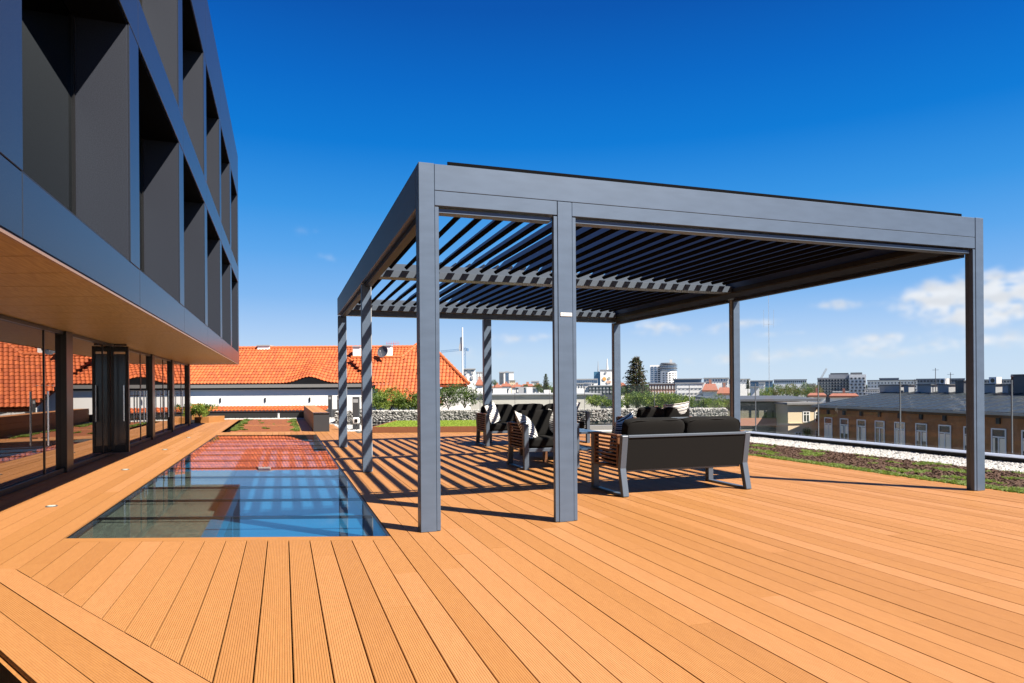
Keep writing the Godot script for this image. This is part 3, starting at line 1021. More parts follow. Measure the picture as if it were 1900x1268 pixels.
# ---------------------------------------------------------------- terrace edges: beds, pebbles, glass balustrade, lawn, gabion
func scatter(poly: PackedVector2Array, count: int, y: float, size0: float, size1: float, flat := 1.0, sd := 1) -> Array:
	var r := RandomNumberGenerator.new()
	r.seed = sd
	var lo := poly[0]
	var hi := poly[0]
	for q in poly:
		lo = lo.min(q); hi = hi.max(q)
	var out := []
	var tries := 0
	while out.size() < count and tries < count * 20:
		tries += 1
		var q := Vector2(r.randf_range(lo.x, hi.x), r.randf_range(lo.y, hi.y))
		if not Geometry2D.is_point_in_polygon(q, poly): continue
		var s := r.randf_range(size0, size1)
		var b := Basis(Vector3.UP, r.randf() * TAU).scaled(Vector3(s, s * flat * r.randf_range(0.7, 1.2), s))
		out.append(Transform3D(b, Vector3(q.x, y, -q.y)))
	return out

func pebbles(label: String, poly: PackedVector2Array, count: int, size: float, sd: int) -> void:
	var m := Mb.new()
	m.prism(plan(poly), -0.14, -0.012)
	var bed := struct("pebble_strip", m, X.pebble_grey)
	tag(bed, label)
	multi("pebbles", stone_mesh(sd), X.pebble, scatter(poly, count, 0.004, size * 0.7, size * 1.4, 0.8, sd)).set_meta("label", label + ", loose stones")

func build_terrace_edges() -> void:
	# the planted strip along the right-hand edge of the deck
	var bed := PackedVector2Array([Vector2(7.37, -1.0), Vector2(9.05, -1.0), Vector2(9.05, 14.6), Vector2(7.37, 15.6)])
	var m := Mb.new()
	m.prism(plan(bed), -0.14, -0.008)
	struct("planting_soil", m, X.mulch)
	# patchy growth: dense along the kerb, thinner and clumped inside
	var f := FastNoiseLite.new()
	f.seed = 8; f.frequency = 0.9; f.fractal_octaves = 3
	var grown := []
	var chips := []
	for tr in scatter(bed, 46000, -0.005, 0.7, 1.5, 1.0, 31):
		var p: Vector3 = tr.origin
		var edge: float = smoothstep(0.34, 0.05, p.x - 7.37) * 1.1 + smoothstep(0.2, 0.0, 9.05 - p.x) * 0.35
		var k: float = f.get_noise_2d(p.x * 1.5, p.z) * 1.5 - 0.40 + edge
		if k > 0.02: grown.append(tr)
		elif chips.size() < 14000: chips.append(tr)
	tag(multi("sedum", tuft_mesh(2, 7, 0.9, 0.045, 0.012), X.sedum, grown), "low green sedum growing along the right edge of the deck", "", "", "stuff")
	var cm := Mb.new()
	cm.box(Vector3(0, 0.008, 0), Vector3(0.045, 0.010, 0.018), 0.0, Basis(Vector3.BACK, 0.25))
	tag(multi("bark_chips", cm.mesh(Vector3.ZERO), X.bark_chip, chips), "brown bark and dry stems between the sedum", "", "", "stuff")
	pebbles("white pebbles between the sedum and the glass balustrade", PackedVector2Array([Vector2(9.06, -1.0), Vector2(10.15, -1.0), Vector2(10.15, 15.2), Vector2(9.06, 15.2)]), 9000, 0.030, 41)
	# glass balustrade on the right and across the far side
	var right := thing("glass_balustrade", W(10.35, 7.0), "frameless glass balustrade beyond the white pebbles on the right", "balustrade")
	m = Mb.new()
	m.box(W(10.33, 7.2, -0.01), Vector3(0.30, 0.17, 15.6), 0.004)
	obj("base_kerb", m, X.dark_roof_edge, right)
	m = Mb.new()
	m.box(W(10.30, 7.2, 0.082), Vector3(0.40, 0.012, 15.6), 0.003)
	obj("metal_coping", m, X.coping_metal, right)
	for k in 8:
		var d := -0.5 + 1.95 * k
		m = Mb.new()
		m.box(W(10.36, d + 0.97, 0.66), Vector3(0.016, 1.12, 1.94))
		obj("glass_pane", m, X.rail_glass, right)
		m = Mb.new()
		m.box(W(10.36, d, 0.67), Vector3(0.022, 1.10, 0.014))
		obj("joint", m, X.slate, right)
	var u0 := un(893, 19.6)
	var u1 := un(1372, 17.5)
	var far := thing("glass_balustrade", S((u0 + u1) / 2, 18.5), "glass balustrade across the far end behind the lounge seats", "balustrade")
	m = Mb.new()
	m.slab([S(u0, 18.6, 0.0), S(u1, 18.6, 0.0), S(u1, 18.6, 0.11), S(u0, 18.6, 0.11)], S(0, 0.3))
	obj("base_kerb", m, X.gutter, far)
	var n := 7
	for k in n:
		var a := lerpf(u0, u1, float(k) / n)
		var b := lerpf(u0, u1, float(k + 1) / n)
		m = Mb.new()
		m.slab([S(a + 0.007, 18.75, 0.11), S(b - 0.007, 18.75, 0.11), S(b - 0.007, 18.75, 1.19), S(a + 0.007, 18.75, 1.19)], S(0, 0.016))
		obj("glass_pane", m, X.rail_glass, far)
		m = Mb.new()
		m.slab([S(a - 0.006, 18.74, 0.11), S(a + 0.006, 18.74, 0.11), S(a + 0.006, 18.74, 1.18), S(a - 0.006, 18.74, 1.18)], S(0, 0.02))
		obj("joint", m, X.slate, far)
	# pavement strip between the deck end and that balustrade
	m = Mb.new()
	m.prism(plan(strip(4.9, 10.2, 17.86, 18.58)), -0.14, -0.004)
	struct("gravel_margin", m, X.pebble)
	# raised lawn with its wooden kerb
	m = Mb.new()
	var lu0 := un(689, 17.9)
	var lu1 := un(893, 17.9)
	m.slab([S(lu0, 17.86, -0.02), S(lu1, 17.86, -0.02), S(lu1, 17.86, 0.155), S(lu0, 17.86, 0.155)], S(0, 0.05))
	m.slab([S(lu0, 17.91, -0.02), S(lu0, 17.91, 0.155), S(lu0, 21.6, 0.155), S(lu0, 21.6, -0.02)], S(0.05, 0))
	tag(obj("lawn_kerb", m, X.wood_kerb), "brown wooden kerb edging the raised lawn", "kerb")
	var lawn := skew_rect(lu0 + 0.05, lu1 + 0.9, 17.92, 21.5)
	m = Mb.new()
	m.prism(plan(lawn), -0.02, 0.125)
	struct("lawn", m, X.turf)
	tag(multi("grass_blades", tuft_mesh(5, 9, 0.7, 0.05, 0.008), X.grass, scatter(lawn, 16000, 0.12, 0.7, 1.3, 1.0, 51)), "short bright green grass of the raised lawn", "", "", "stuff")
	# gabion: wire baskets of white stones, each basket its own part
	var g := thing("gabion_wall", S(0.5, 21.9, 0.1), "low gabion wall of white stones behind the lawn", "wall")
	var sm := stone_mesh(77)
	var uu := un(640, 21.9)
	var ue := un(1345, 21.9)
	var i := 0
	while uu < ue:
		var un1 := minf(uu + 1.6, ue)
		m = Mb.new()
		m.slab([S(uu, 21.72, 0.0), S(un1 - 0.01, 21.72, 0.0), S(un1 - 0.01, 21.72, 0.44), S(uu, 21.72, 0.44)], S(0, 0.42))
		obj("basket_core", m, X.pebble_grey, g)
		var r := RandomNumberGenerator.new()
		r.seed = 90 + i
		var where := []
		for k in 520:
			var s := r.randf_range(0.026, 0.052)
			var on_top := r.randf() < 0.3
			var p := S(r.randf_range(uu, un1), 21.72 + (r.randf_range(0.0, 0.42) if on_top else r.randf_range(-0.02, 0.01)), 0.44 if on_top else r.randf_range(0.1, 0.45))
			where.append(Transform3D(Basis(Vector3(r.randf_range(-1, 1), 1, r.randf_range(-1, 1)).normalized(), r.randf() * TAU).scaled(Vector3(s, s, s)), p))
		multi("stones", sm, X.pebble if i % 3 else X.pebble, where, g)
		m = Mb.new()
		for y in [0.12, 0.22, 0.32, 0.45]: m.bar(S(uu, 21.66, y), S(un1, 21.66, y), 0.005, 0.005)
		for k in 16: m.bar(S(uu + k * 0.1, 21.66, 0.1), S(uu + k * 0.1, 21.66, 0.46), 0.005, 0.005)
		obj("wire_mesh", m, X.gutter, g)
		uu += 1.6; i += 1
	# a return of the gabion running away from the lens on the left
	m = Mb.new()
	m.slab([S(un(622, 22.5), 22.5, 0.0), S(un(648, 22.5), 22.5, 0.0), S(un(648, 22.5), 22.5, 0.40), S(un(622, 22.5), 22.5, 0.40)], S(-0.6, 5.0))
	var ret := obj("gabion_return", m, X.pebble_grey, g)
	var where2 := []
	var r3 := RandomNumberGenerator.new()
	r3.seed = 19
	for k in 900:
		var q := r3.randf()
		var s := r3.randf_range(0.028, 0.055)
		var p := S(un(622, 22.5), 22.5, 0.0).lerp(S(un(648, 22.5), 22.5, 0.0), r3.randf()) + S(-0.6, 5.0) * q
		p.y = 0.40
		if r3.randf() < 0.5: p = S(un(622, 22.5), 22.5, r3.randf_range(0.0, 0.4)) + S(-0.6, 5.0) * q
		elif r3.randf() < 0.3: p = S(lerpf(un(622, 22.5), un(648, 22.5), r3.randf()), 22.49, r3.randf_range(0.0, 0.4))
		where2.append(Transform3D(Basis(Vector3.UP, q * 40.0).scaled(Vector3(s, s, s)), p))
	multi("stones", sm, X.pebble, where2, g)
	# shrubs behind the gabion
	var sh := [[700, 734, 764, 24, 0, "small shrub at the left end of the gabion"], [722, 722, 766, 25, 1, "tall airy shrub beside the lamp posts"], [748, 735, 766, 24.5, 0, "round green shrub left of the front corner post"], [775, 730, 766, 24.5, 0, "green shrub behind the front corner post"], [832, 718, 760, 24.5, 2, "dark green oleander left of the rear post, taller one"], [862, 716, 758, 25.5, 2, "dark green oleander beside the rear post, with pale flowers"],
		[1107, 736, 756, 26, 1, "bright clipped shrub right of the second post"], [1135, 744, 757, 25.5, 0, "low shrub left of the rear corner post"], [1185, 728, 757, 26, 0, "broad shrub in front of the dark spruce"], [1212, 734, 757, 27, 2, "shrub right of the dark spruce"], [1236, 732, 757, 25.5, 1, "leafy shrub under the round office tower"], [1265, 735, 757, 26, 1, "light green shrub at the right of the hedge row"]]
	for q in sh: shrub(q[0], q[1], q[2], q[3], q[4], q[5])
	# front left: bench-like wooden ledge with its metal end
	var be := thing("timber_ledge", W(1.0, 22.0), "wooden topped ledge with a dark blue metal end", "bench")
	m = Mb.new()
	m.prism(plan(strip(0.775, 1.185, 18.56, 18.62)), 0.0, 0.50)
	obj("metal_end", m, X.bollard, be)
	m = Mb.new()
	m.prism(plan(strip(0.765, 1.195, 18.54, 18.70)), 0.50, 0.52)
	obj("metal_cap", m, X.steel, be)
	for k in 4:
		m = Mb.new()
		m.prism(plan(strip(0.772 + 0.105 * k, 0.772 + 0.105 * k + 0.1, 18.71, 27.2)), 0.485, 0.512)
		obj("board", m, X["deck%d" % k], be)
	for k in 3:
		m = Mb.new()
		m.prism(plan(strip(0.772, 0.79, 18.63, 27.2)), 0.005 + 0.16 * k, 0.16 + 0.16 * k)
		obj("side_board", m, X["deck%d" % (k + 1)], be)
	m = Mb.new()
	m.prism(plan(strip(0.80, 1.18, 18.63, 27.2)), 0.0, 0.48)
	obj("core", m, X.under, be)
	# pebbles right of the ledge, with the lamp slabs standing in them
	pebbles("white pebbles right of the wooden ledge", strip(1.56, 2.3, 18.56, 22.4), 1500, 0.035, 42)
	pebbles("white pebbles along the far side of the ledge", strip(1.20, 1.9, 22.5, 27.3), 1500, 0.035, 43)
	for q in [[608.2, 614.8, 734, 771.5, 28.0, "farthest dark lamp slab beside the wooden ledge"], [625, 630, 735, 778, 26.0, "narrow dark lamp slab half hidden by the rear post"], [653.6, 665.2, 737, 799, 19.2, "nearest dark lamp slab, with the white loudspeaker before it"]]:
		var z: float = q[4]
		var a := un(q[0], z)
		var b := un(q[1], z)
		var yt := yn(q[2], z, q[0])
		var l := thing("lamp_slab", S((a + b) / 2, z), q[5], "lamp post", "dark lamp slabs")
		m = Mb.new()
		m.slab([S(a, z, -0.05), S(b, z, -0.05), S(b, z, yt), S(a, z, yt)], S(0, 0.12))
		obj("post", m, X.bollard, l)
		m = Mb.new()
		m.slab([S(a + 0.02, z - 0.006, yt - 0.16), S(b - 0.02, z - 0.006, yt - 0.16), S(b - 0.02, z - 0.006, yt - 0.06), S(a + 0.02, z - 0.006, yt - 0.06)], S(0, 0.008))
		obj("lens", m, X.grey_wall, l)
	var sp := thing("loudspeaker", at(660.5, 787, 19.0), "small white square outdoor loudspeaker in front of a lamp slab", "loudspeaker")
	m = Mb.new()
	m.box(at(660.5, 781, 19.0), Vector3(0.18, 0.18, 0.14), 0.03, Basis(Vector3.UP, -TURN))
	obj("cabinet", m, X.white, sp)
	m = Mb.new()
	m.box(at(660.5, 781, 18.925), Vector3(0.09, 0.09, 0.02), 0.01, Basis(Vector3.UP, -TURN))
	obj("grille", m, X.black_metal, sp)
	m = Mb.new()
	m.tube(S(un(660.5, 19.0), 19.0, -0.02), S(un(660.5, 19.0), 19.0, 0.20), 0.012, 0.012, 6)
	obj("stand", m, X.bollard, sp)
	# planting beds beyond the skylight
	for q in [[18.70, 21.93, "nearer"], [22.22, 26.45, "farther"]]:
		var poly := strip(-1.40, 0.42, q[0], q[1])
		m = Mb.new()
		m.prism(plan(poly), -0.13, -0.002)
		var so := struct("bed_soil", m, X.dry_mulch)
		var grown2 := []
		for tr in scatter(poly, 9000, -0.002, 0.8, 1.7, 1.0, int(q[0])):
			var p: Vector3 = tr.origin
			var ed := minf(p.x + 1.40, 0.42 - p.x)
			if f.get_noise_2d(p.x * 2.0, p.z * 1.3) * 0.9 + smoothstep(0.40, 0.0, ed) * 0.75 > 0.58: grown2.append(tr)
		tag(multi("sedum", tuft_mesh(3, 7, 0.9, 0.045, 0.013), X.sedum, grown2), "green sedum tufts at the edges of the %s bed beyond the skylight" % q[2], "", "", "stuff")
	pebbles("white pebbles along the foot of the black end wall", strip(-2.99, 1.2, 26.63, 27.2), 1800, 0.04, 44)
	var ew := thing("end_wall", S(un(480, 27.35), 27.35), "low black wall closing the far end of the terrace", "wall")
	m = Mb.new()
	m.prism(plan(strip(-3.4, 1.3, 27.22, 27.42)), -0.1, 0.27)
	obj("wall", m, X.dark_wall, ew)
	m = Mb.new()
	m.prism(plan(strip(-3.4, 1.3, 27.20, 27.45)), 0.27, 0.285)
	obj("coping", m, X.black_metal, ew)
	var vp := thing("vent_pipe", S(un(516, 26.9), 26.9), "short white vent pipe against the black end wall", "pipe")
	m = Mb.new()
	m.tube(S(un(516, 26.9), 26.9, -0.02), S(un(516, 26.9), 26.9, 0.19), 0.038, 0.038, 12)
	obj("pipe", m, X.white, vp)
	m = Mb.new()
	m.tube(S(un(516, 26.9), 26.9, 0.19), S(un(516, 26.9), 26.9, 0.225), 0.05, 0.045, 12)
	obj("cap", m, X.grey_wall, vp)
	# planter box with a green shrub by the last pillar
	var pl := thing("planter_box", S(un(378, 24.3), 24.3), "wooden planter box at the far corner of the office building", "planter")
	m = Mb.new()
	m.slab([S(un(360, 24.0), 24.0, 0.0), S(un(387, 24.0), 24.0, 0.0), S(un(387, 24.0), 24.0, 0.20), S(un(360, 24.0), 24.0, 0.20)], S(0, 1.3))
	obj("box", m, X.deck1, pl)
	m = Mb.new()
	m.slab([S(un(355, 26.6), 26.6, 0.0), S(un(369, 26.6), 26.6, 0.0), S(un(369, 26.6), 26.6, 0.62), S(un(355, 26.6), 26.6, 0.62)], S(0, 0.3))
	obj("tall_box", m, X.deck4, pl)
	shrub(370, 752, 775, 24.5, 1, "bushy green plant growing in the wooden planter box")

# a shrub that fills the survey height y0..y1 at the bearing px
func shrub(px: float, y0: float, y1: float, z: float, kind: int, label: String) -> void:
	var foot := S(un(px, z), z, maxf(0.0, yn(y1, z, px)))
	var tall := yn(y0, z, px) - foot.y
	var t := thing("shrub", foot, label, "shrub", "shrubs round the terrace edge")
	var r := RandomNumberGenerator.new()
	r.seed = int(px)
	var m := Mb.new()
	var tips := []
	for k in 7:
		var tip := foot + Vector3(r.randf_range(-0.4, 0.4), r.randf_range(0.55, 0.9), r.randf_range(-0.4, 0.4)) * tall
		m.tube(foot, tip, 0.012, 0.005, 5, false); tips.append(tip)
	obj("stems", m, X.trunk, t)
	m = Mb.new()
	var lm := Mb.new()
	var wide := maxf(tall, 0.55) * (0.85 if kind != 1 else 0.95)
	for k in 40:
		var c := foot + Vector3(r.randfn(0, 0.42) * wide, r.randf_range(0.22, 0.93) * tall, r.randfn(0, 0.42) * wide)
		var cr := tall * r.randf_range(0.10, 0.22)
		for q in 55:
			var d := Vector3(r.randfn(), r.randfn(), r.randfn()).normalized()
			var p := c + d * cr * pow(r.randf(), 0.4)
			var up := (d + Vector3(0, 0.5, 0) + Vector3(r.randfn(), r.randfn(), r.randfn()) * 0.5).normalized()
			(m if (k % 3) else lm).leaf(p, up, up.cross(Vector3(r.randfn(), r.randfn(), r.randfn())).normalized(), r.randf_range(0.05, 0.10), r.randf_range(0.018, 0.035))
	obj("foliage", m, X["leaf%d" % kind], t)
	obj("foliage", lm, X["leaf%d" % [1, 0, 0][kind]], t)

# ---------------------------------------------------------------- the orange tiled house
# rows of pantiles between an eave and a ridge; left and right are functions of the share of the way up (0..1), in metres along u
func tiles(parent: Node, called: String, y0: float, z0: float, y1: float, z1: float, left: Callable, right: Callable, rows: int, tw: float, mt: Array, bump: Variant = null) -> void:
	var up := S(0, z1 - z0, y1 - y0).normalized()
	var nr := up.cross(S(1, 0)).normalized()
	if nr.y < 0: nr = -nr
	var ms := []
	for k in mt.size(): ms.append(Mb.new())
	var r := RandomNumberGenerator.new()
	r.seed = rows
	for j in rows:
		var s0 := float(j) / rows
		var s1 := minf(float(j + 1) / rows + 0.02, 1.0)
		var a: float = left.call((s0 + s1) / 2)
		var b: float = right.call((s0 + s1) / 2)
		var k := floori(a / tw)
		while k * tw < b:
			var m: Mb = ms[r.randi() % ms.size()]
			var lift := r.randf_range(0.0, 0.006)
			var pts := [[], []]
			for i in 5:
				var u := clampf((k + i / 4.0) * tw, a, b)
				var wave: float = [0.0, 0.034, 0.040, 0.016, 0.0][i] * (tw / 0.2)
				for e in 2:
					var s: float = [s0, s1][e]
					var p := S(u, lerpf(z0, z1, s), lerpf(y0, y1, s)) + nr * (wave + (0.035 if e == 0 else 0.0) + lift)
					if bump != null: p.y += bump.call(u, s)
					pts[e].append(p)
			for i in 4:
				if pts[0][i].distance_to(pts[0][i + 1]) < 0.002: continue
				m.face([pts[0][i], pts[0][i + 1], pts[1][i + 1], pts[1][i]], pts[0][i] - nr)
				m.face([pts[0][i], pts[0][i + 1], pts[0][i + 1] - nr * 0.05, pts[0][i] - nr * 0.05], pts[0][i] + up)
			k += 1
	for k in ms.size():
		if ms[k].v.size(): obj(called, ms[k], mt[k], parent).set_meta("kind", "stuff")

func caps(parent: Node, a: Vector3, b: Vector3, n: int) -> void:
	var m := Mb.new()
	for k in n:
		var p := a.lerp(b, float(k) / n)
		var q := a.lerp(b, (k + 1.15) / n)
		m.tube(p, q, 0.12, 0.095, 8)
	obj("ridge_caps", m, X.tile2, parent).set_meta("kind", "stuff")

func build_orange_house() -> void:
	var z := 40.0
	var pr := 560.0
	var t := thing("tiled_house", S(un(560, 43), 43, GROUND), "white house with long orange tiled roof and eyebrow dormer", "house")
	var ms := [X.tile0, X.tile1, X.tile2, X.tile3]
	var ul := un(240, z)
	var ur := un(716, z)
	var ye := yn(712, z, pr)
	var yr := yn(646, 43.2, pr)
	# wall, openings, gutter
	var m := Mb.new()
	m.slab([S(ul, z + 0.12, GROUND), S(ur, z + 0.12, GROUND), S(ur, z + 0.12, ye - 0.12), S(ul, z + 0.12, ye - 0.12)], S(0, 6.0))
	obj("wall", m, X.city_white, t)
	for px in [407, 490.5, 573.5]:
		m = Mb.new()
		m.slab([S(un(px - 1.2, z), z + 0.08, yn(746, z, pr)), S(un(px + 1.2, z), z + 0.08, yn(746, z, pr)), S(un(px + 1.2, z), z + 0.08, yn(738, z, pr)), S(un(px - 1.2, z), z + 0.08, yn(738, z, pr))], S(0, 0.06))
		obj("vent_slot", m, X.black_metal, t)
	m = Mb.new()
	m.slab([S(ul, z - 0.10, ye - 0.23), S(ur + 0.2, z - 0.10, ye - 0.23), S(ur + 0.2, z - 0.10, ye - 0.04), S(ul, z - 0.10, ye - 0.04)], S(0, 0.16))
	obj("gutter", m, X.gutter, t)
	m = Mb.new()
	m.slab([S(ul, z + 0.0, ye - 0.33), S(ur, z + 0.0, ye - 0.33), S(ur, z + 0.0, ye - 0.235), S(ul, z + 0.0, ye - 0.235)], S(0, 0.1))
	obj("eave_board", m, X.dark_roof_edge, t)
	# main roof with the eyebrow dormer
	var uc := un(574, z)
	var hip := func(s: float) -> float: return un(716, z) if s < 0.12 else un(775, 43.0)
	var brow := func(u: float, s: float) -> float: return 0.36 * exp(-pow((u - uc) / 0.85, 2.0)) * smoothstep(0.75, 0.0, s)
	tiles(t, "roof_tiles", ye, z, yr, 43.2, func(_s): return ul, hip, 13, 0.20, ms, brow)
	m = Mb.new()
	var prev := Vector3.ZERO
	for k in 15:
		var u := uc - 1.1 + 2.2 * k / 14.0
		var p := S(u, z - 0.01, ye + 0.36 * exp(-pow((u - uc) / 0.85, 2.0)) - 0.02)
		if k > 0: m.face([prev, p, Vector3(p.x, ye - 0.05, p.z), Vector3(prev.x, ye - 0.05, prev.z)], S(uc, z + 2, ye))
		prev = p
	obj("dormer_opening", m, X.black_metal, t)
	m = Mb.new()
	m.slab([S(ul, z + 0.05, ye - 0.06), S(un(700, z), z + 0.05, ye - 0.06), S(un(690, 43.2), 43.2, yr - 0.08), S(ul, 43.2, yr - 0.08)], S(0, 0.1, -0.15))
	obj("roof_deck", m, X.tile1, t)
	m = Mb.new()
	m.slab([S(ul, 43.2, yr - 0.1), S(un(790, 43.2), 43.2, yr - 0.1), S(un(790, 46.5), 46.5, ye), S(ul, 46.5, ye)], Vector3(0, -0.1, 0))
	obj("rear_slope", m, X.tile1, t)
	caps(t, S(ul, 43.2, yr + 0.02), S(un(770, 43.2), 43.2, yr + 0.02), 60)
	caps(t, S(un(644, 42.4), 42.3, yn(662, 42.3, 644)), S(un(706, z), z - 0.05, yn(716, z, 706)), 13)
	# lower wing in front on the right
	var y2 := yn(747, 38.9, 740)
	var y3 := yn(664, 41.6, 740)
	tiles(t, "wing_tiles", y2, 38.9, y3, 41.6, func(s): return lerpf(un(722, 38.9), un(650, 41.6), s), func(s): return lerpf(un(822, 38.9), un(745, 41.6), s) , 14, 0.22, ms)
	caps(t, S(un(652, 41.6), 41.6, y3 + 0.02), S(un(746, 41.6), 41.6, y3 + 0.02), 9)
	m = Mb.new()
	m.slab([S(un(722, 38.9), 39.0, y2 - 0.06), S(un(822, 38.9), 39.0, y2 - 0.06), S(un(745, 41.6), 41.6, y3 - 0.08), S(un(650, 41.6), 41.6, y3 - 0.08)], S(0, 0.1, -0.15))
	obj("wing_deck", m, X.tile1, t)
	m = Mb.new()
	m.slab([S(un(724, 38.9), 39.3, GROUND), S(un(866, 37.0), 39.3, GROUND), S(un(866, 39.3), 39.3, yn(716, 39.3, 866) - 0.1), S(un(724, 38.9), 39.3, y2)], S(0, 3.0))
	obj("wing_wall", m, X.city_white, t)
	# the taller hipped end behind the corner post continues the plane of the wing upwards
	var sl := (y3 - y2) / 2.7
	var on_plane := func(py: float) -> float: return (EYE - y2 + sl * 38.9) / (sl + (py - HY - TILT * 210.0) / FOC)
	var z4: float = on_plane.call(714.0)
	var z5: float = on_plane.call(630.0)
	var y4 := y2 + sl * (z4 - 38.9)
	var y5 := y2 + sl * (z5 - 38.9)
	tiles(t, "hip_tiles", y4, z4, y5, z5, func(s): return lerpf(un(791, z4), un(745, 41.6), s / 0.59) if s < 0.59 else lerpf(un(745, 41.6), un(785, z5), (s - 0.59) / 0.41), func(s): return lerpf(un(869, z4), un(791, z5), s), 13, 0.22, ms)
	caps(t, S(un(745, 41.6), 41.6, y3 + 0.03), S(un(787, z5), z5, y5 + 0.02), 8)
	caps(t, S(un(870, z4), z4 - 0.05, y4 + 0.03), S(un(789, z5), z5, y5 + 0.02), 16)
	m = Mb.new()
	m.slab([S(un(792, z4), z4 + 0.05, y4 - 0.05), S(un(867, z4), z4 + 0.05, y4 - 0.05), S(un(788, z5), z5 + 0.05, y5 - 0.1), S(un(748, 41.6), 41.65, y3 - 0.05)], S(0, 0.2, -0.12))
	obj("hip_deck", m, X.tile1, t)
	# chimneys
	for q in [[478, 500, 641, 652, 43.0], [655, 668.5, 643, 664, 41.9], [711, 725.5, 641, 664, 41.6]]:
		m = Mb.new()
		var za: float = q[4]
		m.slab([S(un(q[0], za), za, yn(q[3] + 4, za, q[0])), S(un(q[1], za), za, yn(q[3] + 4, za, q[0])), S(un(q[1], za), za, yn(q[2] + 1.5, za, q[0])), S(un(q[0], za), za, yn(q[2] + 1.5, za, q[0]))], S(0, 0.6))
		var ch := obj("chimney", m, X.city_white, t)
		m = Mb.new()
		m.slab([S(un(q[0] - 1.2, za), za - 0.05, yn(q[2] + 1.5, za, q[0])), S(un(q[1] + 1.2, za), za - 0.05, yn(q[2] + 1.5, za, q[0])), S(un(q[1] + 1.2, za), za - 0.05, yn(q[2] - 0.5, za, q[0])), S(un(q[0] - 1.2, za), za - 0.05, yn(q[2] - 0.5, za, q[0]))], S(0, 0.7))
		obj("chimney_cap", m, X.grey_wall, ch)
	# strip of roof tiles along the foot of the white wall
	var yl := yn(763, 36.5, 480)
	var yh := yn(754.5, 37.6, 480)
	tiles(t, "lower_roof_tiles", yl, 36.5, yh, 37.6, func(_s): return un(330, 36.5), func(_s): return un(604, 36.5), 3, 0.2, [X.tile2, X.tile3])
	m = Mb.new()
	m.slab([S(un(330, 36.5), 36.55, GROUND), S(un(604, 36.5), 36.55, GROUND), S(un(604, 36.5), 36.55, yl - 0.03), S(un(330, 36.5), 36.55, yl - 0.03)], S(0, 3.7))
	obj("lower_wall", m, X.dark_wall, t)
	# satellite dish on the chimney
	var dp := at(711, 653.5, 41.3)
	var dish := thing("satellite_dish", dp, "grey satellite dish in front of the white chimney", "satellite dish")
	m = Mb.new()
	var ax := (S(-0.35, -1.0, 0.25)).normalized()
	var sx := ax.cross(Vector3.UP).normalized()
	var sy := sx.cross(ax)
	for k in 20:
		for j in 4:
			var c := []
			for e in [[j, k], [j + 1, k], [j + 1, k + 1], [j, k + 1]]:
				var rr: float = 0.36 * e[0] / 4.0
				var an: float = TAU * e[1] / 20.0
				c.append(dp + sx * cos(an) * rr + sy * sin(an) * rr + ax * (rr * rr * 0.7))
			if j == 0: m.face([c[1], c[2], c[0]], dp + ax * 5)
			else: m.face(c, dp + ax * 5)
	obj("reflector", m, X.slate, dish)
	m = Mb.new()
	m.tube(dp, dp - ax * 0.15, 0.03, 0.03, 6)
	m.tube(dp - sy * 0.34 + ax * 0.08, dp + ax * 0.36 - sy * 0.05, 0.012, 0.012, 5)
	m.box(dp + ax * 0.38 - sy * 0.05, Vector3(0.07, 0.07, 0.07), 0.01)
	obj("feed_arm", m, X.grey_wall, dish)
	m = Mb.new()
	var an := at(731, 640, 42.5)
	m.tube(an + Vector3(0, -0.3, 0), an + Vector3(0, 0.12, 0), 0.012, 0.012, 5)
	m.bar(an + S(-0.5, 0, 0.06), an + S(0.35, 0, 0.10), 0.015, 0.015)
	for k in 6: m.bar(an + S(-0.45 + k * 0.14, 0, -0.05 + k * 0.006), an + S(-0.45 + k * 0.14, 0, 0.2 + k * 0.006), 0.012, 0.012)
	tag(obj("aerial", m, X.red_cloth), "small red tipped television aerial right of the satellite dish", "aerial")

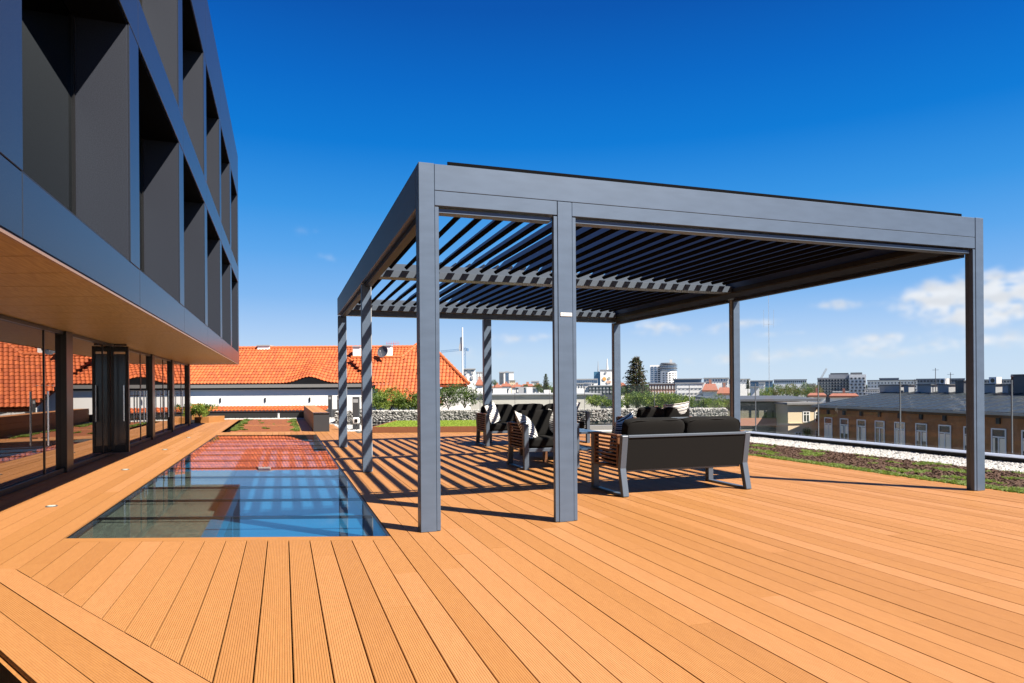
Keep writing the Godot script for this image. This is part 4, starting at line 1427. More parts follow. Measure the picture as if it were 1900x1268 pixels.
# ---------------------------------------------------------------- neighbours on the right
func build_neighbours() -> void:
	# long brick house whose eave runs towards the lens; ta counts along it
	var P := S(33.6, 75.0)
	var Q := S(38.0, 50.5)
	var along := (Q - P).normalized()
	var outw := Vector3(along.z, 0, -along.x)       # towards the lens
	if outw.dot(-P) < 0: outw = -outw
	var ln := (Q - P).length()
	var full := ln * 1.75
	var ye := -0.9
	var t := thing("brick_house", P + along * full / 2 - outw * 6 + Vector3(0, GROUND, 0), "long brown brick house with grey metal roof and white windows", "house")
	var bb := Basis(along, Vector3.UP, along.cross(Vector3.UP))
	var lp := func(a: float, o: float, y: float) -> Vector3: return P + along * a + outw * o + Vector3(0, y, 0)
	var m := Mb.new()
	m.slab([lp.call(0, 0, GROUND), lp.call(full, 0, GROUND), lp.call(full, 0, ye - 0.2), lp.call(0, 0, ye - 0.2)], -outw * 14.0)
	obj("wall", m, X.brick, t)
	m = Mb.new()
	m.slab([lp.call(-0.2, 0.45, ye - 0.14), lp.call(full, 0.45, ye - 0.14), lp.call(full, -9.0, 0.42), lp.call(-0.2, -9.0, 0.42)], Vector3(0, 0.1, 0))
	var roof := obj("roof", m, X.tin_roof, t)
	for k in 26:
		var a := 0.4 + k * (full / 26.0)
		m = Mb.new()
		m.bar(lp.call(a, 0.44, ye - 0.02), lp.call(a, -9.0, 0.54), 0.04, 0.05)
		obj("roof_seam", m, X.tin_roof, roof)
	m = Mb.new()
	m.slab([lp.call(-0.2, 0.46, ye - 0.28), lp.call(full, 0.46, ye - 0.28), lp.call(full, 0.46, ye - 0.09), lp.call(-0.2, 0.46, ye - 0.09)], outw * 0.14)
	obj("gutter", m, X.gutter, t)
	m = Mb.new()
	m.slab([lp.call(0, 0.02, ye - 0.52), lp.call(full, 0.02, ye - 0.52), lp.call(full, 0.02, ye - 0.30), lp.call(0, 0.02, ye - 0.30)], outw * 0.18)
	obj("cornice", m, X.brick_dark, t)
	for k in range(0, 16):
		var a := (0.08 + 0.1042 * k) * ln
		m = Mb.new()
		m.slab([lp.call(a - 0.62, 0.006, -4.42), lp.call(a + 0.62, 0.006, -4.42), lp.call(a + 0.62, 0.006, -2.28), lp.call(a - 0.62, 0.006, -2.28)], outw * 0.03)
		var w := obj("window", m, X.dark_pane, t)
		m = Mb.new()
		for q in [[-0.66, -0.56], [0.56, 0.66], [-0.05, 0.05]]:
			var top := -2.9 if q[0] == -0.05 else -2.24
			m.slab([lp.call(a + q[0], 0.04, -4.42), lp.call(a + q[1], 0.04, -4.42), lp.call(a + q[1], 0.04, top), lp.call(a + q[0], 0.04, top)], outw * 0.05)
		for y in [-4.42, -2.95, -2.33]:
			m.slab([lp.call(a - 0.559, 0.043, y), lp.call(a + 0.559, 0.043, y), lp.call(a + 0.559, 0.043, y + 0.1), lp.call(a - 0.559, 0.043, y + 0.1)], outw * 0.05)
		obj("frame", m, X.white, w)
		if k % 7 != 3:
			for q in [[-0.55, -0.10 - 0.12 * (k % 3)], [0.07 + 0.05 * (k % 2), 0.55]]:
				m = Mb.new()
				m.slab([lp.call(a + q[0], 0.037, -4.3 + 0.5 * (k % 2)), lp.call(a + q[1], 0.037, -4.3 + 0.5 * (k % 2)), lp.call(a + q[1], 0.037, -3.0), lp.call(a + q[0], 0.037, -3.0)], outw * 0.006)
				obj("curtain", m, X.curtain, w)
		m = Mb.new()
		m.slab([lp.call(a - 0.75, 0.01, -4.56), lp.call(a + 0.75, 0.01, -4.56), lp.call(a + 0.75, 0.01, -4.44), lp.call(a - 0.75, 0.01, -4.44)], outw * 0.16)
		obj("sill", m, X.grey_wall, w)
		m = Mb.new()
		m.slab([lp.call(a - 0.16, 0.02, ye - 0.98), lp.call(a + 0.16, 0.02, ye - 0.98), lp.call(a + 0.16, 0.02, ye - 0.53), lp.call(a - 0.16, 0.02, ye - 0.53)], outw * 0.14)
		obj("bracket", m, X.dark_roof_edge, t)
	# chimneys and machines along the ridge: start, length, height, thickness, kind
	for q in [[-0.6, 3.2, 0.95, 0.7, 0], [3.1, 0.7, 0.95, 0.7, 0], [5.0, 1.85, 0.95, 0.75, 0], [7.8, 1.3, 0.95, 0.75, 0], [7.95, 0.7, 1.6, 0.5, 1], [9.9, 1.0, 1.3, 0.8, 2], [12.4, 2.0, 0.95, 0.75, 0], [13.7, 0.8, 1.65, 0.55, 1], [15.1, 0.55, 0.9, 0.7, 0], [16.2, 5.0, 1.75, 2.0, 2], [23.0, 2.0, 0.95, 0.75, 0], [27.0, 2.5, 0.95, 0.75, 0]]:
		var hgt: float = q[2]
		var from_y := 0.15
		if q[4] == 1: from_y = 1.25
		m = Mb.new()
		m.slab([lp.call(q[0], -8.2, from_y), lp.call(q[0] + q[1], -8.2, from_y), lp.call(q[0] + q[1], -8.2, 0.2 + hgt), lp.call(q[0], -8.2, 0.2 + hgt)], -outw * q[3])
		var o := obj(["chimney_stack", "air_conditioner", "roof_cabin"][q[4]], m, [X.grey_wall, X.white, X.slate][q[4]], t)
		m = Mb.new()
		if q[4] == 1:
			var c: Vector3 = lp.call(q[0] + q[1] * 0.5, -8.19, from_y + 0.28)
			m.tube(c, c + outw * 0.03, 0.2, 0.2, 14)
			obj("fan", m, X.black_metal, o)
		else:
			m.slab([lp.call(q[0] - 0.12, -8.08, 0.2 + hgt), lp.call(q[0] + q[1] + 0.12, -8.08, 0.2 + hgt), lp.call(q[0] + q[1] + 0.12, -8.08, 0.3 + hgt), lp.call(q[0] - 0.12, -8.08, 0.3 + hgt)], -outw * (q[3] + 0.24))
			obj("cap", m, X.slate, o)
	for q in [[7.0, 2.6], [8.9, 2.1], [11.6, 1.6], [4.2, 1.5]]:
		m = Mb.new()
		var b0: Vector3 = lp.call(q[0], -8.6, 0.3)
		m.tube(b0, b0 + Vector3(0, q[1], 0), 0.04, 0.03, 5)
		m.bar(b0 + along * -0.4 + Vector3(0, q[1] - 0.2, 0), b0 + along * 0.4 + Vector3(0, q[1] - 0.2, 0), 0.03, 0.03)
		obj("roof_mast", m, X.slate, t)
	# cream house at its far end, facing the lens
	var z := 76.5
	var y := thing("cream_house", S(un(1490, z), z, GROUND), "sunlit cream yellow house end left of the brick house", "house")
	m = Mb.new()
	m.slab([S(un(1462, z), z, GROUND), S(un(1521, z), z, GROUND), S(un(1521, z), z, yn(751, z, 1490)), S(un(1462, z), z, yn(751, z, 1490))], S(0, 10))
	obj("wall", m, X.cream, y)
	m = Mb.new()
	m.slab([S(un(1458, z), z - 0.4, yn(751, z, 1490)), S(un(1523, z), z - 0.4, yn(751, z, 1490)), S(un(1523, z), z - 0.4, yn(747, z, 1490)), S(un(1458, z), z - 0.4, yn(747, z, 1490))], S(0, 11))
	obj("roof", m, X.gutter, y)
	m = Mb.new()
	m.slab([S(un(1463, z), z - 0.12, yn(786, z, 1490)), S(un(1519, z), z - 0.12, yn(786, z, 1490)), S(un(1519, z), z - 0.12, yn(785, z, 1490)), S(un(1463, z), z - 0.12, yn(785, z, 1490))], S(0, 0.1))
	obj("string_course", m, X.cream, y)
	for q in [[1490.5, 764, 784], [1512.5, 764, 784], [1513, 799, 815], [1475, 802, 820]]:
		window_at(y, q[0], q[0] + 11, q[1], q[2], z, X.dark_pane)
	# weathered grey house farther left, behind the balustrade corner
	z = 80.0
	var g := thing("weathered_house", S(un(1410, z), z, GROUND), "weathered grey green house with flat dark roof, left of cream house", "house")
	m = Mb.new()
	m.slab([S(un(1330, z), z, GROUND), S(un(1464, z), z, GROUND), S(un(1464, z), z, yn(745, z, 1410)), S(un(1330, z), z, yn(745, z, 1410))], S(0, 12))
	obj("wall", m, X.old_wall, g)
	m = Mb.new()
	m.slab([S(un(1326, z), z - 0.5, yn(745, z, 1410)), S(un(1520, z), z - 0.5, yn(745, z, 1410)), S(un(1520, z), z + 9, yn(738, z + 9, 1410)), S(un(1326, z), z + 9, yn(738, z + 9, 1410))], Vector3(0, 0.25, 0))
	obj("roof", m, X.slate, g)
	m = Mb.new()
	m.slab([S(un(1330, z), z - 0.2, yn(790, z, 1410)), S(un(1463, z), z - 0.2, yn(790, z, 1410)), S(un(1463, z), z - 0.2, yn(776, z, 1410)), S(un(1330, z), z - 0.2, yn(776, z, 1410))], S(0, 0.15))
	obj("brick_band", m, X.pink_brick, g)
	for px in [1390, 1404, 1418, 1432, 1446]:
		m = Mb.new()
		m.slab([S(un(px, z), z - 0.03, yn(775, z, px)), S(un(px + 4, z), z - 0.03, yn(775, z, px)), S(un(px + 4, z), z - 0.03, yn(762, z, px)), S(un(px, z), z - 0.03, yn(762, z, px))], S(0, 0.1))
		obj("window", m, X.dark_pane, g)
	for px in [1400, 1417, 1426, 1447, 1461, 1478, 1492, 1502]:
		m = Mb.new()
		var zz := z + 8.0
		m.slab([S(un(px, zz), zz, yn(744, zz, px)), S(un(px + 8, zz), zz, yn(744, zz, px)), S(un(px + 8, zz), zz, yn(738.5, zz, px)), S(un(px, zz), zz, yn(738.5, zz, px))], S(0, 1))
		obj("chimney_stub", m, X.plaster, g)
	crown_tree("bush", 1497, 793, 812, 74.0, 2, "dark round bush at the foot of the cream house", "shrub", 0.9)
	# big pale flat roof and parapet behind the lounge
	z = 46.0
	var f := thing("pale_flat_roof_house", S(un(985, z), z, GROUND), "low pale house with blank wall behind the lounge", "house")
	m = Mb.new()
	m.slab([S(un(868, z), z, GROUND), S(un(1114, z), z, GROUND), S(un(1114, z), z, yn(733, z, 1000)), S(un(868, z), z, yn(733, z, 1000))], S(0, 9))
	obj("wall", m, X.pale_old_wall, f)
	m = Mb.new()
	m.slab([S(un(866, z), z - 0.15, yn(733, z, 1000)), S(un(1116, z), z - 0.15, yn(733, z, 1000)), S(un(1116, z), z - 0.15, yn(731.2, z, 1000)), S(un(866, z), z - 0.15, yn(731.2, z, 1000))], S(0, 9.3))
	obj("coping", m, X.grey_wall, f)
	for q in [[896, 905, 722, 731], [915, 940, 721, 731], [962, 972, 719, 731], [977, 988, 719, 731], [1010, 1022, 724, 731]]:
		m = Mb.new()
		m.slab([S(un(q[0], z + 5), z + 5, yn(q[3] + 3, z + 5, 1000)), S(un(q[1], z + 5), z + 5, yn(q[3] + 3, z + 5, 1000)), S(un(q[1], z + 5), z + 5, yn(q[2], z + 5, 1000)), S(un(q[0], z + 5), z + 5, yn(q[2], z + 5, 1000))], S(0, 1.2))
		obj("roof_unit", m, X.white if q[0] != 962 else X.grey_wall, f)
	# white equipment on the lower roof to the right of the gabion
	var e := thing("white_roof_plant", at(1310, 776, 30.0), "white ventilation boxes on the lower roof beyond balustrade", "ventilation unit")
	for q in [[1280, 1296, 762, 780, 0], [1298, 1306, 757, 780, 1], [1308, 1334, 766, 780, 0]]:
		m = Mb.new()
		if q[4] == 1: m.cushion(at((q[0] + q[1]) / 2.0, 765, 30.2), Vector3(0.3, 0.4, 0.3), 2.4)
		else: m.slab([S(un(q[0], 30), 30, -0.4), S(un(q[1], 30), 30, -0.4), S(un(q[1], 30), 30, yn(q[2], 30, 1300)), S(un(q[0], 30), 30, yn(q[2], 30, 1300))], S(0, 0.8))
		obj("duct_box" if q[4] == 0 else "cowl", m, X.white, e)

func window_at(parent: Node, a: float, b: float, y0: float, y1: float, z: float, mt: Material) -> void:
	var m := Mb.new()
	m.slab([S(un(a, z), z - 0.015, yn(y1, z, a)), S(un(b, z), z - 0.015, yn(y1, z, a)), S(un(b, z), z - 0.015, yn(y0, z, a)), S(un(a, z), z - 0.015, yn(y0, z, a))], S(0, 0.1))
	var w := obj("window", m, mt, parent)
	m = Mb.new()
	var xa := un(a, z)
	var xb := un(b, z)
	var ya := yn(y1, z, a)
	var yb := yn(y0, z, a)
	for q in [[xa - 0.06, xa + 0.05, ya, yb], [xb - 0.05, xb + 0.06, ya, yb], [(xa + xb) / 2 - 0.04, (xa + xb) / 2 + 0.04, ya, yb]]:
		m.slab([S(q[0], z - 0.04, q[2]), S(q[1], z - 0.04, q[2]), S(q[1], z - 0.04, q[3]), S(q[0], z - 0.04, q[3])], S(0, 0.03))
	for yy in [ya, ya + (yb - ya) * 0.68, yb - 0.08]:
		m.slab([S(xa + 0.04, z - 0.044, yy), S(xb - 0.04, z - 0.044, yy), S(xb - 0.04, z - 0.044, yy + 0.08), S(xa + 0.04, z - 0.044, yy + 0.08)], S(0, 0.03))
	obj("frame", m, X.white, w)

# ---------------------------------------------------------------- the city beyond
# a block standing on the city ground: left, right and top in survey pixels at the distance z; windows as rows and columns of parts
func block(called: String, label: String, category: String, px0: float, px1: float, ytop: float, z: float, deep: float, mt: Material, cols := 0, rows := 0, ybot := 720.0, wm: Material = null, share := 0.55, flat_cap := true, group := "", tall := 0.6) -> Node3D:
	var c := (px0 + px1) / 2
	aim(c, z)
	var co := 1.0 / sqrt(1.0 + pow((c - 950.0) / FOC, 2.0))
	var a := -(px1 - px0) / FOC * z * co / 2
	var b := -a
	var top := yn(ytop, z, c)
	var t := thing(called, V(c, z + deep / 2, GROUND), label, category, group)
	var m := Mb.new()
	m.slab([V(px0, z, GROUND), V(px1, z, GROUND), V(px1, z, top), V(px0, z, top)], VF(deep))
	obj("wall", m, mt, t)
	var k := z / 400.0
	if flat_cap:
		m = Mb.new()
		m.slab([V(px0 - 0.6, z - 0.3, top), V(px1 + 0.6, z - 0.3, top), V(px1 + 0.6, z - 0.3, top + 0.6 * k), V(px0 - 0.6, z - 0.3, top + 0.6 * k)], VF(deep + 0.6))
		obj("roof", m, X.grey_wall, t)
	if cols > 0:
		var bot := yn(ybot, z, c)
		var cw := (b - a) / cols
		var rh := (top - bot) / rows
		m = Mb.new()
		m.box(Vector3(0, rh * tall / 2, 0), Vector3(cw * share, rh * tall, 0.3), 0.0, Basis(Vector3.UP, atan2(-VF(1).x, -VF(1).z)))
		var f := m.foot()
		var me := m.mesh(f)
		for i in cols:
			for j in rows:
				var o := MeshInstance3D.new()
				o.name = "window"; o.mesh = me; o.material_override = wm if wm else X.dark_pane
				t.add_child(o, true)
				o.position = V(px0 + (px1 - px0) * (i + 0.5) / cols, z, bot + rh * (j + 0.18)) - base[t]
	return t

func gable(called: String, label: String, px0: float, px1: float, ye: float, yr: float, z: float, wm: Material, rm: Material) -> void:
	var c := (px0 + px1) / 2
	aim(c, z)
	var t := thing(called, V(c, z, GROUND), label, "house", "red roofed houses in the distance")
	var m := Mb.new()
	var y0 := yn(ye, z, c)
	var y1 := yn(yr, z, c)
	m.slab([V(px0, z, GROUND), V(px1, z, GROUND), V(px1, z, y0), V(px0, z, y0)], VF(10))
	obj("wall", m, wm, t)
	m = Mb.new()
	m.slab([V(px0 - 0.4 * 5, z - 0.4, y0), V(px1 + 0.4 * 5, z - 0.4, y0), V(px1 - 0.6 * 5, z + 5, y1), V(px0 + 0.6 * 5, z + 5, y1)], Vector3(0, 0.3, 0))
	m.slab([V(px0 - 0.4 * 5, z + 10.4, y0), V(px1 + 0.4 * 5, z + 10.4, y0), V(px1 - 0.6 * 5, z + 5, y1), V(px0 + 0.6 * 5, z + 5, y1)], Vector3(0, 0.3, 0))
	obj("roof", m, rm, t)
	m = Mb.new()
	m.slab([V(c - 0.5 * 5, z + 5, y0), V(c + 0.5 * 5, z + 5, y0), V(c + 0.5 * 5, z + 5, y1 + 1.2), V(c - 0.5 * 5, z + 5, y1 + 1.2)], VF(0.8))
	obj("chimney", m, X.pink_brick, t)

# a broadleaf tree or bush: crown between y0 and y1, trunk down to the ground
func crown_tree(called: String, px: float, y0: float, y1: float, z: float, kind: int, label: String, category := "tree", wide := 1.0) -> void:
	var r := RandomNumberGenerator.new()
	r.seed = int(px * 7.0 + z)
	var top := yn(y0, z, px)
	var bot := yn(y1, z, px)
	var hh := (top - bot) / 2
	var c := S(un(px, z), z, bot + hh)
	var t := thing(called, Vector3(c.x, GROUND, c.z), label, category, "trees and bushes beyond the terrace")
	var m := Mb.new()
	var fork := Vector3(c.x, bot + hh * 0.3, c.z)
	m.tube(Vector3(c.x, GROUND, c.z), fork, 0.28, 0.16, 7)
	var lm := Mb.new()
	var dm := Mb.new()
	for k in 22:
		var d := Vector3(r.randfn(), r.randfn() * 0.8, r.randfn()).normalized() * pow(r.randf(), 0.45)
		var q := c + Vector3(d.x * hh * 1.15 * wide, d.y * hh * 0.85, d.z * hh * wide)
		if k < 9: m.tube(fork, q, 0.08, 0.02, 5, false)
		var cr := hh * r.randf_range(0.22, 0.42)
		for i in 75:
			var e := Vector3(r.randfn(), r.randfn(), r.randfn()).normalized()
			var up := (e + Vector3(0, 0.3, 0)).normalized()
			(lm if k % 2 else dm).leaf(q + e * cr * pow(r.randf(), 0.4), up, up.cross(Vector3(r.randfn(), r.randfn(), r.randfn())).normalized(), hh * r.randf_range(0.09, 0.17), hh * r.randf_range(0.06, 0.10))
	obj("trunk", m, X.trunk, t)
	var pair: Array = [[0, 1], [1, 0], [2, 0], [3, 0], [3, 4]][kind]
	obj("crown", lm, X["leaf%d" % pair[0]], t)
	obj("crown", dm, X["leaf%d" % pair[1]], t)

func conifer(px: float, y0: float, y1: float, z: float, half: float, label: String, brown := false) -> void:
	var r := RandomNumberGenerator.new()
	r.seed = int(px)
	var top := yn(y0, z, px)
	var bot := yn(y1, z, px)
	var c := S(un(px, z), z)
	var w := half / FOC * z
	var t := thing("conifer", Vector3(c.x, GROUND, c.z), label, "tree", "trees and bushes beyond the terrace")
	var m := Mb.new()
	m.tube(Vector3(c.x, GROUND, c.z), Vector3(c.x, top, c.z), 0.35, 0.04, 7)
	var lm := Mb.new()
	var dm := Mb.new()
	var tiers := 20
	for k in tiers:
		var s := (k + 0.3) / tiers
		var y := lerpf(top, bot, s)
		var rad := w * (0.10 + 0.95 * pow(s, 0.72)) * r.randf_range(0.8, 1.1)
		var n := 7 + int(9 * s)
		for i in n:
			var a := TAU * (i + r.randf() * 0.7) / n
			var len := rad * r.randf_range(0.55, 1.15)
			var tip := Vector3(c.x + cos(a) * len, y + len * 0.30 * r.randf_range(-0.5, 1.0), c.z + sin(a) * len)
			m.tube(Vector3(c.x, y - len * 0.05, c.z), tip, 0.045, 0.012, 4, false)
			var g := 15
			for q in g:
				var p := Vector3(c.x, y, c.z).lerp(tip, 0.22 + 0.8 * (q + r.randf()) / g)
				var dr := Vector3(cos(a) * 0.6 + r.randfn() * 0.5, -0.35 + r.randfn() * 0.4, sin(a) * 0.6 + r.randfn() * 0.5).normalized()
				(dm if (q + i) % 3 else lm).leaf(p, dr, dr.cross(Vector3(r.randfn(), 1, r.randfn())).normalized(), w * r.randf_range(0.11, 0.22), w * 0.05)
	obj("trunk", m, X.trunk, t)
	obj("needles", dm, X.leaf4 if brown else X.leaf2, t)
	obj("needles", lm, X.leaf2, t)

func build_city() -> void:
	var w: Material = X.city_white
	# left to right, as they show between the posts
	block("stair_tower", "white rooftop stair block right of the orange roof", "building", 858.5, 882, 686, 95, 6, w, 2, 2, 706, X.grey_wall, 0.4)
	block("apartment_tower", "pale apartment tower just left of the rear middle post", "building", 884, 897, 692, 420, 12, w, 3, 6, 714, X.grey_wall, 0.5)
	var tw := block("apartment_tower", "slim grey and white apartment tower between the posts", "building", 926.5, 953, 692, 520, 14, w, 0, 0)
	for q in [[927, 935, 9, X.slate], [938.5, 944.5, 9, X.blue_pane]]:
		for j in q[2]:
			var y: float = 692.6 + j * 2.35
			var m := Mb.new()
			m.slab([V(q[0], 519.7, yn(y + 1.6, 520, 940)), V(q[1], 519.7, yn(y + 1.6, 520, 940)), V(q[1], 519.7, yn(y, 520, 940)), V(q[0], 519.7, yn(y, 520, 940))], VF(0.3))
			obj("window_band", m, q[3], tw)
	var m := Mb.new()
	m.slab([V(937, 522, yn(692, 522, 940)), V(944, 522, yn(692, 522, 940)), V(944, 522, yn(689, 522, 940)), V(937, 522, yn(689, 522, 940))], VF(5))
	obj("lift_house", m, X.grey_wall, tw)
	var ad := block("painted_block", "white and blue slab block with a painted end wall", "building", 1114, 1137, 688, 560, 30, w, 0, 0)
	m = Mb.new()
	m.slab([V(1102, 562, GROUND), V(1114, 561, GROUND), V(1114, 561, yn(690, 560, 1110)), V(1102, 562, yn(690, 560, 1110))], VF(20))
	obj("blue_side", m, X.blue_wall, ad)
	for q in [[1121.5, 703.5, 3.6, 0], [1130.5, 702.0, 2.6, 1], [1128, 709.5, 2.8, 2], [1124, 692.0, 2.2, 3], [1132, 709.0, 2.4, 2]]:
		m = Mb.new()
		var c := V(q[0], 559.6, yn(q[1], 559.6, 1125))
		m.tube(c, c + VF(0.3), q[2] * 0.44, q[2] * 0.44, 14)
		obj("painted_patch", m, [X.orange_print, X.grey_print, X.pink_print, X.grey_wall][q[3]], ad)
	for q in [[1110, 690, 670, 0.5], [1127, 687, 666, 0.9]]:
		m = Mb.new()
		var p := V(q[0], 562, yn(q[1], 562, 1120))
		for k in 5: m.tube(p + Vector3(0, k * (q[1] - q[2]) * 0.089, 0), p + Vector3(0, (k + 1) * (q[1] - q[2]) * 0.089, 0), q[3] * (1.0 - k * 0.15), q[3] * (0.85 - k * 0.15), 6)
		obj("antenna", m, X.white if q[3] > 0.6 else X.grey_wall, ad)
	block("glass_hall", "long low glazed building left of the painted block", "building", 1070, 1109, 705, 330, 20, w, 10, 1, 712, X.blue_pane, 0.85)
	block("white_block", "white stepped low block under the painted block", "building", 1062, 1102, 713, 260, 20, w, 8, 2, 720, X.slate, 0.5)
	block("dark_roofed_block", "dark roofed low building right under the painted block", "building", 1092, 1150, 717, 190, 15, X.slate, 9, 2, 731, X.grey_wall, 0.55)
	# round office tower
	var zt := 300.0
	aim(1235, 300)
	var ot := thing("office_tower", V(1238, zt + 7, GROUND), "rounded white office tower with dark glazed top storeys", "building")
	m = Mb.new()
	var tc := V(1240, zt + 5.2)
	m.tube(Vector3(tc.x, GROUND, tc.z), Vector3(tc.x, yn(689, zt, 1240), tc.z), 3.8, 3.8, 24)
	obj("shaft", m, w, ot)
	for j in 4:
		m = Mb.new()
		var y := yn(676.5 + j * 3.2, zt, 1240)
		m.tube(Vector3(tc.x, y - 0.30, tc.z), Vector3(tc.x, y, tc.z), 4.1, 4.1, 24)
		obj("balcony_ring", m, X.blue_pane if j % 2 else X.slate, ot)
		m = Mb.new()
		m.tube(Vector3(tc.x, y - 0.77, tc.z), Vector3(tc.x, y - 0.30, tc.z), 3.75, 3.6, 24)
		obj("storey", m, w, ot)
	m = Mb.new()
	m.tube(Vector3(tc.x, yn(675.5, zt, 1240), tc.z), Vector3(tc.x, yn(673, zt, 1240), tc.z), 3.6, 3.0, 24)
	obj("crown", m, X.slate, ot)
	m = Mb.new()
	m.slab([V(1243, zt + 4, yn(675, zt, 1240)), V(1248, zt + 4, yn(675, zt, 1240)), V(1248, zt + 4, yn(667, zt, 1240)), V(1243, zt + 4, yn(667, zt, 1240))], VF(1))
	obj("plant_box", m, X.white, ot)
	m = Mb.new()
	m.slab([V(1206, zt + 3, GROUND), V(1227, zt + 3, GROUND), V(1227, zt + 3, yn(677, zt, 1240)), V(1206, zt + 3, yn(677, zt, 1240))], VF(6))
	var wing := obj("wing", m, w, ot)
	for j in 9:
		for i in 3:
			m = Mb.new()
			var ax := 1208.0 + i * 6.4
			var ay := 680.0 + j * 3.9
			m.slab([V(ax, zt + 2.8, yn(ay + 2.4, zt, 1240)), V(ax + 4.4, zt + 2.8, yn(ay + 2.4, zt, 1240)), V(ax + 4.4, zt + 2.8, yn(ay, zt, 1240)), V(ax, zt + 2.8, yn(ay, zt, 1240))], VF(0.3))
			obj("window", m, X.blue_pane if i < 2 else X.slate, wing)
	for j in 6:
		for i in 5:
			m = Mb.new()
			var an := -PI / 2 - TURN + (i - 2) * 0.38
			var dv := Vector3(cos(an), 0, -sin(an))
			dv = Vector3(sin((i - 2) * 0.38), 0, cos((i - 2) * 0.38)).rotated(Vector3.UP, -TURN)
			var p := tc + dv * 3.8
			m.box(Vector3(p.x, yn(693 + j * 4.2, zt, 1240), p.z), Vector3(0.75, 0.5, 0.12), 0.0, Basis(Vector3.UP, atan2(dv.x, dv.z)))
			obj("window", m, X.slate, ot)
	# apartments and rows right of it
	block("brick_row", "pinkish brick row under the round office tower", "building", 1204, 1256, 713, 170, 12, X.pink_brick, 10, 2, 735, X.white, 0.4, true)
	var ap := block("apartment_house", "cream apartment house with white balconies in the middle", "building", 1253, 1306, 712, 150, 14, X.white, 7, 4, 748, X.slate, 0.40, true, "", 0.45)
	for j in 4:
		m = Mb.new()
		var y := yn(720.5 + j * 9.0, 149.5, 1280)
		m.slab([V(1256, 148.6, y), V(1303, 148.6, y), V(1303, 148.6, y + 0.55), V(1256, 148.6, y + 0.55)], VF(0.12))
		obj("balcony", m, w, ap)
	m = Mb.new()
	m.slab([V(1250, 152, yn(712, 152, 1280)), V(1302, 152, yn(712, 152, 1280)), V(1302, 152, yn(704, 152, 1280)), V(1250, 152, yn(704, 152, 1280))], VF(9))
	obj("glazed_attic", m, X.blue_pane, ap)
	m = Mb.new()
	m.slab([V(1248, 151.3, yn(704, 152, 1280)), V(1304, 151.3, yn(704, 152, 1280)), V(1304, 151.3, yn(702.6, 152, 1280)), V(1248, 151.3, yn(702.6, 152, 1280))], VF(11))
	obj("attic_roof", m, X.grey_wall, ap)
	block("white_hall", "bright white hall left of the right rear post", "building", 1306, 1352, 703, 240, 16, w, 9, 1, 709, X.blue_pane, 0.4)
	gable("red_roof_house", "house with wide red roof in front of the white hall", 1305, 1331, 727, 715, 140, w, X.red_roof)
	gable("red_roof_house", "white house with red roof close to the right rear post", 1332, 1356, 733, 722, 130, w, X.red_roof)
	block("white_hall", "white factory hall behind the right rear post", "building", 1352, 1392, 705, 260, 16, w, 6, 1, 710, X.grey_wall, 0.4)
	# right of the rear post
	block("white_hut", "plain white rooftop hut by the right rear post", "building", 1393, 1409, 719, 105, 5, w, 0, 0)
	block("glass_office", "low blue glass office right of the right rear post", "building", 1390, 1434, 708, 420, 20, X.blue_wall, 12, 2, 716, X.blue_pane, 0.7)
	block("long_white_building", "long white building with dark end behind the trees", "building", 1436, 1497, 706, 450, 25, w, 16, 1, 711, X.slate, 0.6)
	var db := block("dark_apartment_block", "dark blue apartment block with white end bays", "building", 1517, 1578, 703, 330, 16, X.slate, 11, 6, 734, X.white, 0.30)
	m = Mb.new()
	m.slab([V(1576, 328, GROUND), V(1606, 328, GROUND), V(1606, 328, yn(695.5, 328, 1590)), V(1576, 328, yn(695.5, 328, 1590))], VF(14))
	var be := obj("white_end", m, w, db)
	for j in 6:
		for i in 4:
			m = Mb.new()
			var ax := 1578.0 + i * 7.2 + (1.5 if j % 2 else 0.0)
			var ay := 701.0 + j * 5.6
			m.slab([V(ax, 327.7, yn(ay + 3.6, 328, 1590)), V(ax + 3.8, 327.7, yn(ay + 3.6, 328, 1590)), V(ax + 3.8, 327.7, yn(ay, 328, 1590)), V(ax, 327.7, yn(ay, 328, 1590))], VF(0.4))
			obj("window", m, X.slate, be)
	m = Mb.new()
	m.slab([V(1538, 333, yn(704, 333, 1570)), V(1577, 333, yn(704, 333, 1570)), V(1577, 333, yn(695, 333, 1570)), V(1538, 333, yn(695, 333, 1570))], VF(10))
	obj("set_back_storey", m, X.grey_wall, db)
	for q in [[1541, 1575, 695, 692.5], [1579, 1600, 695.5, 692.0]]:
		m = Mb.new()
		m.slab([V(q[0], 334, yn(q[2], 334, 1570)), V(q[1], 334, yn(q[2], 334, 1570)), V(q[1], 334, yn(q[3], 334, 1570)), V(q[0], 334, yn(q[3], 334, 1570))], VF(7))
		obj("roof_screen", m, X.slate, db)
	for j in 6:
		m = Mb.new()
		var y := yn(704.5 + j * 5.1, 329, 1545)
		m.slab([V(1516, 328.8, y), V(1577, 328.8, y), V(1577, 328.8, y + 0.25), V(1516, 328.8, y + 0.25)], VF(0.9))
		obj("balcony_slab", m, X.grey_wall, db)
	block("white_apartment_block", "white apartment block with rows of small square windows", "building", 1609, 1702, 707, 290, 14, w, 15, 4, 733, X.slate, 0.30, true, "", 0.42)
	block("grey_blue_building", "grey blue building on the skyline behind the roof chimneys", "building", 1632, 1668, 703.5, 430, 14, X.blue_pane, 5, 1, 707, X.slate, 0.6)
	block("skyline_block", "long pale block on the skyline left of the corner post", "building", 1700, 1790, 704.5, 400, 14, X.grey_wall, 14, 1, 710, X.slate, 0.6)
	block("skyline_block", "pale distant block between the post and the right border", "building", 1826, 1880, 706, 380, 14, X.plaster, 9, 1, 711, X.slate, 0.6)
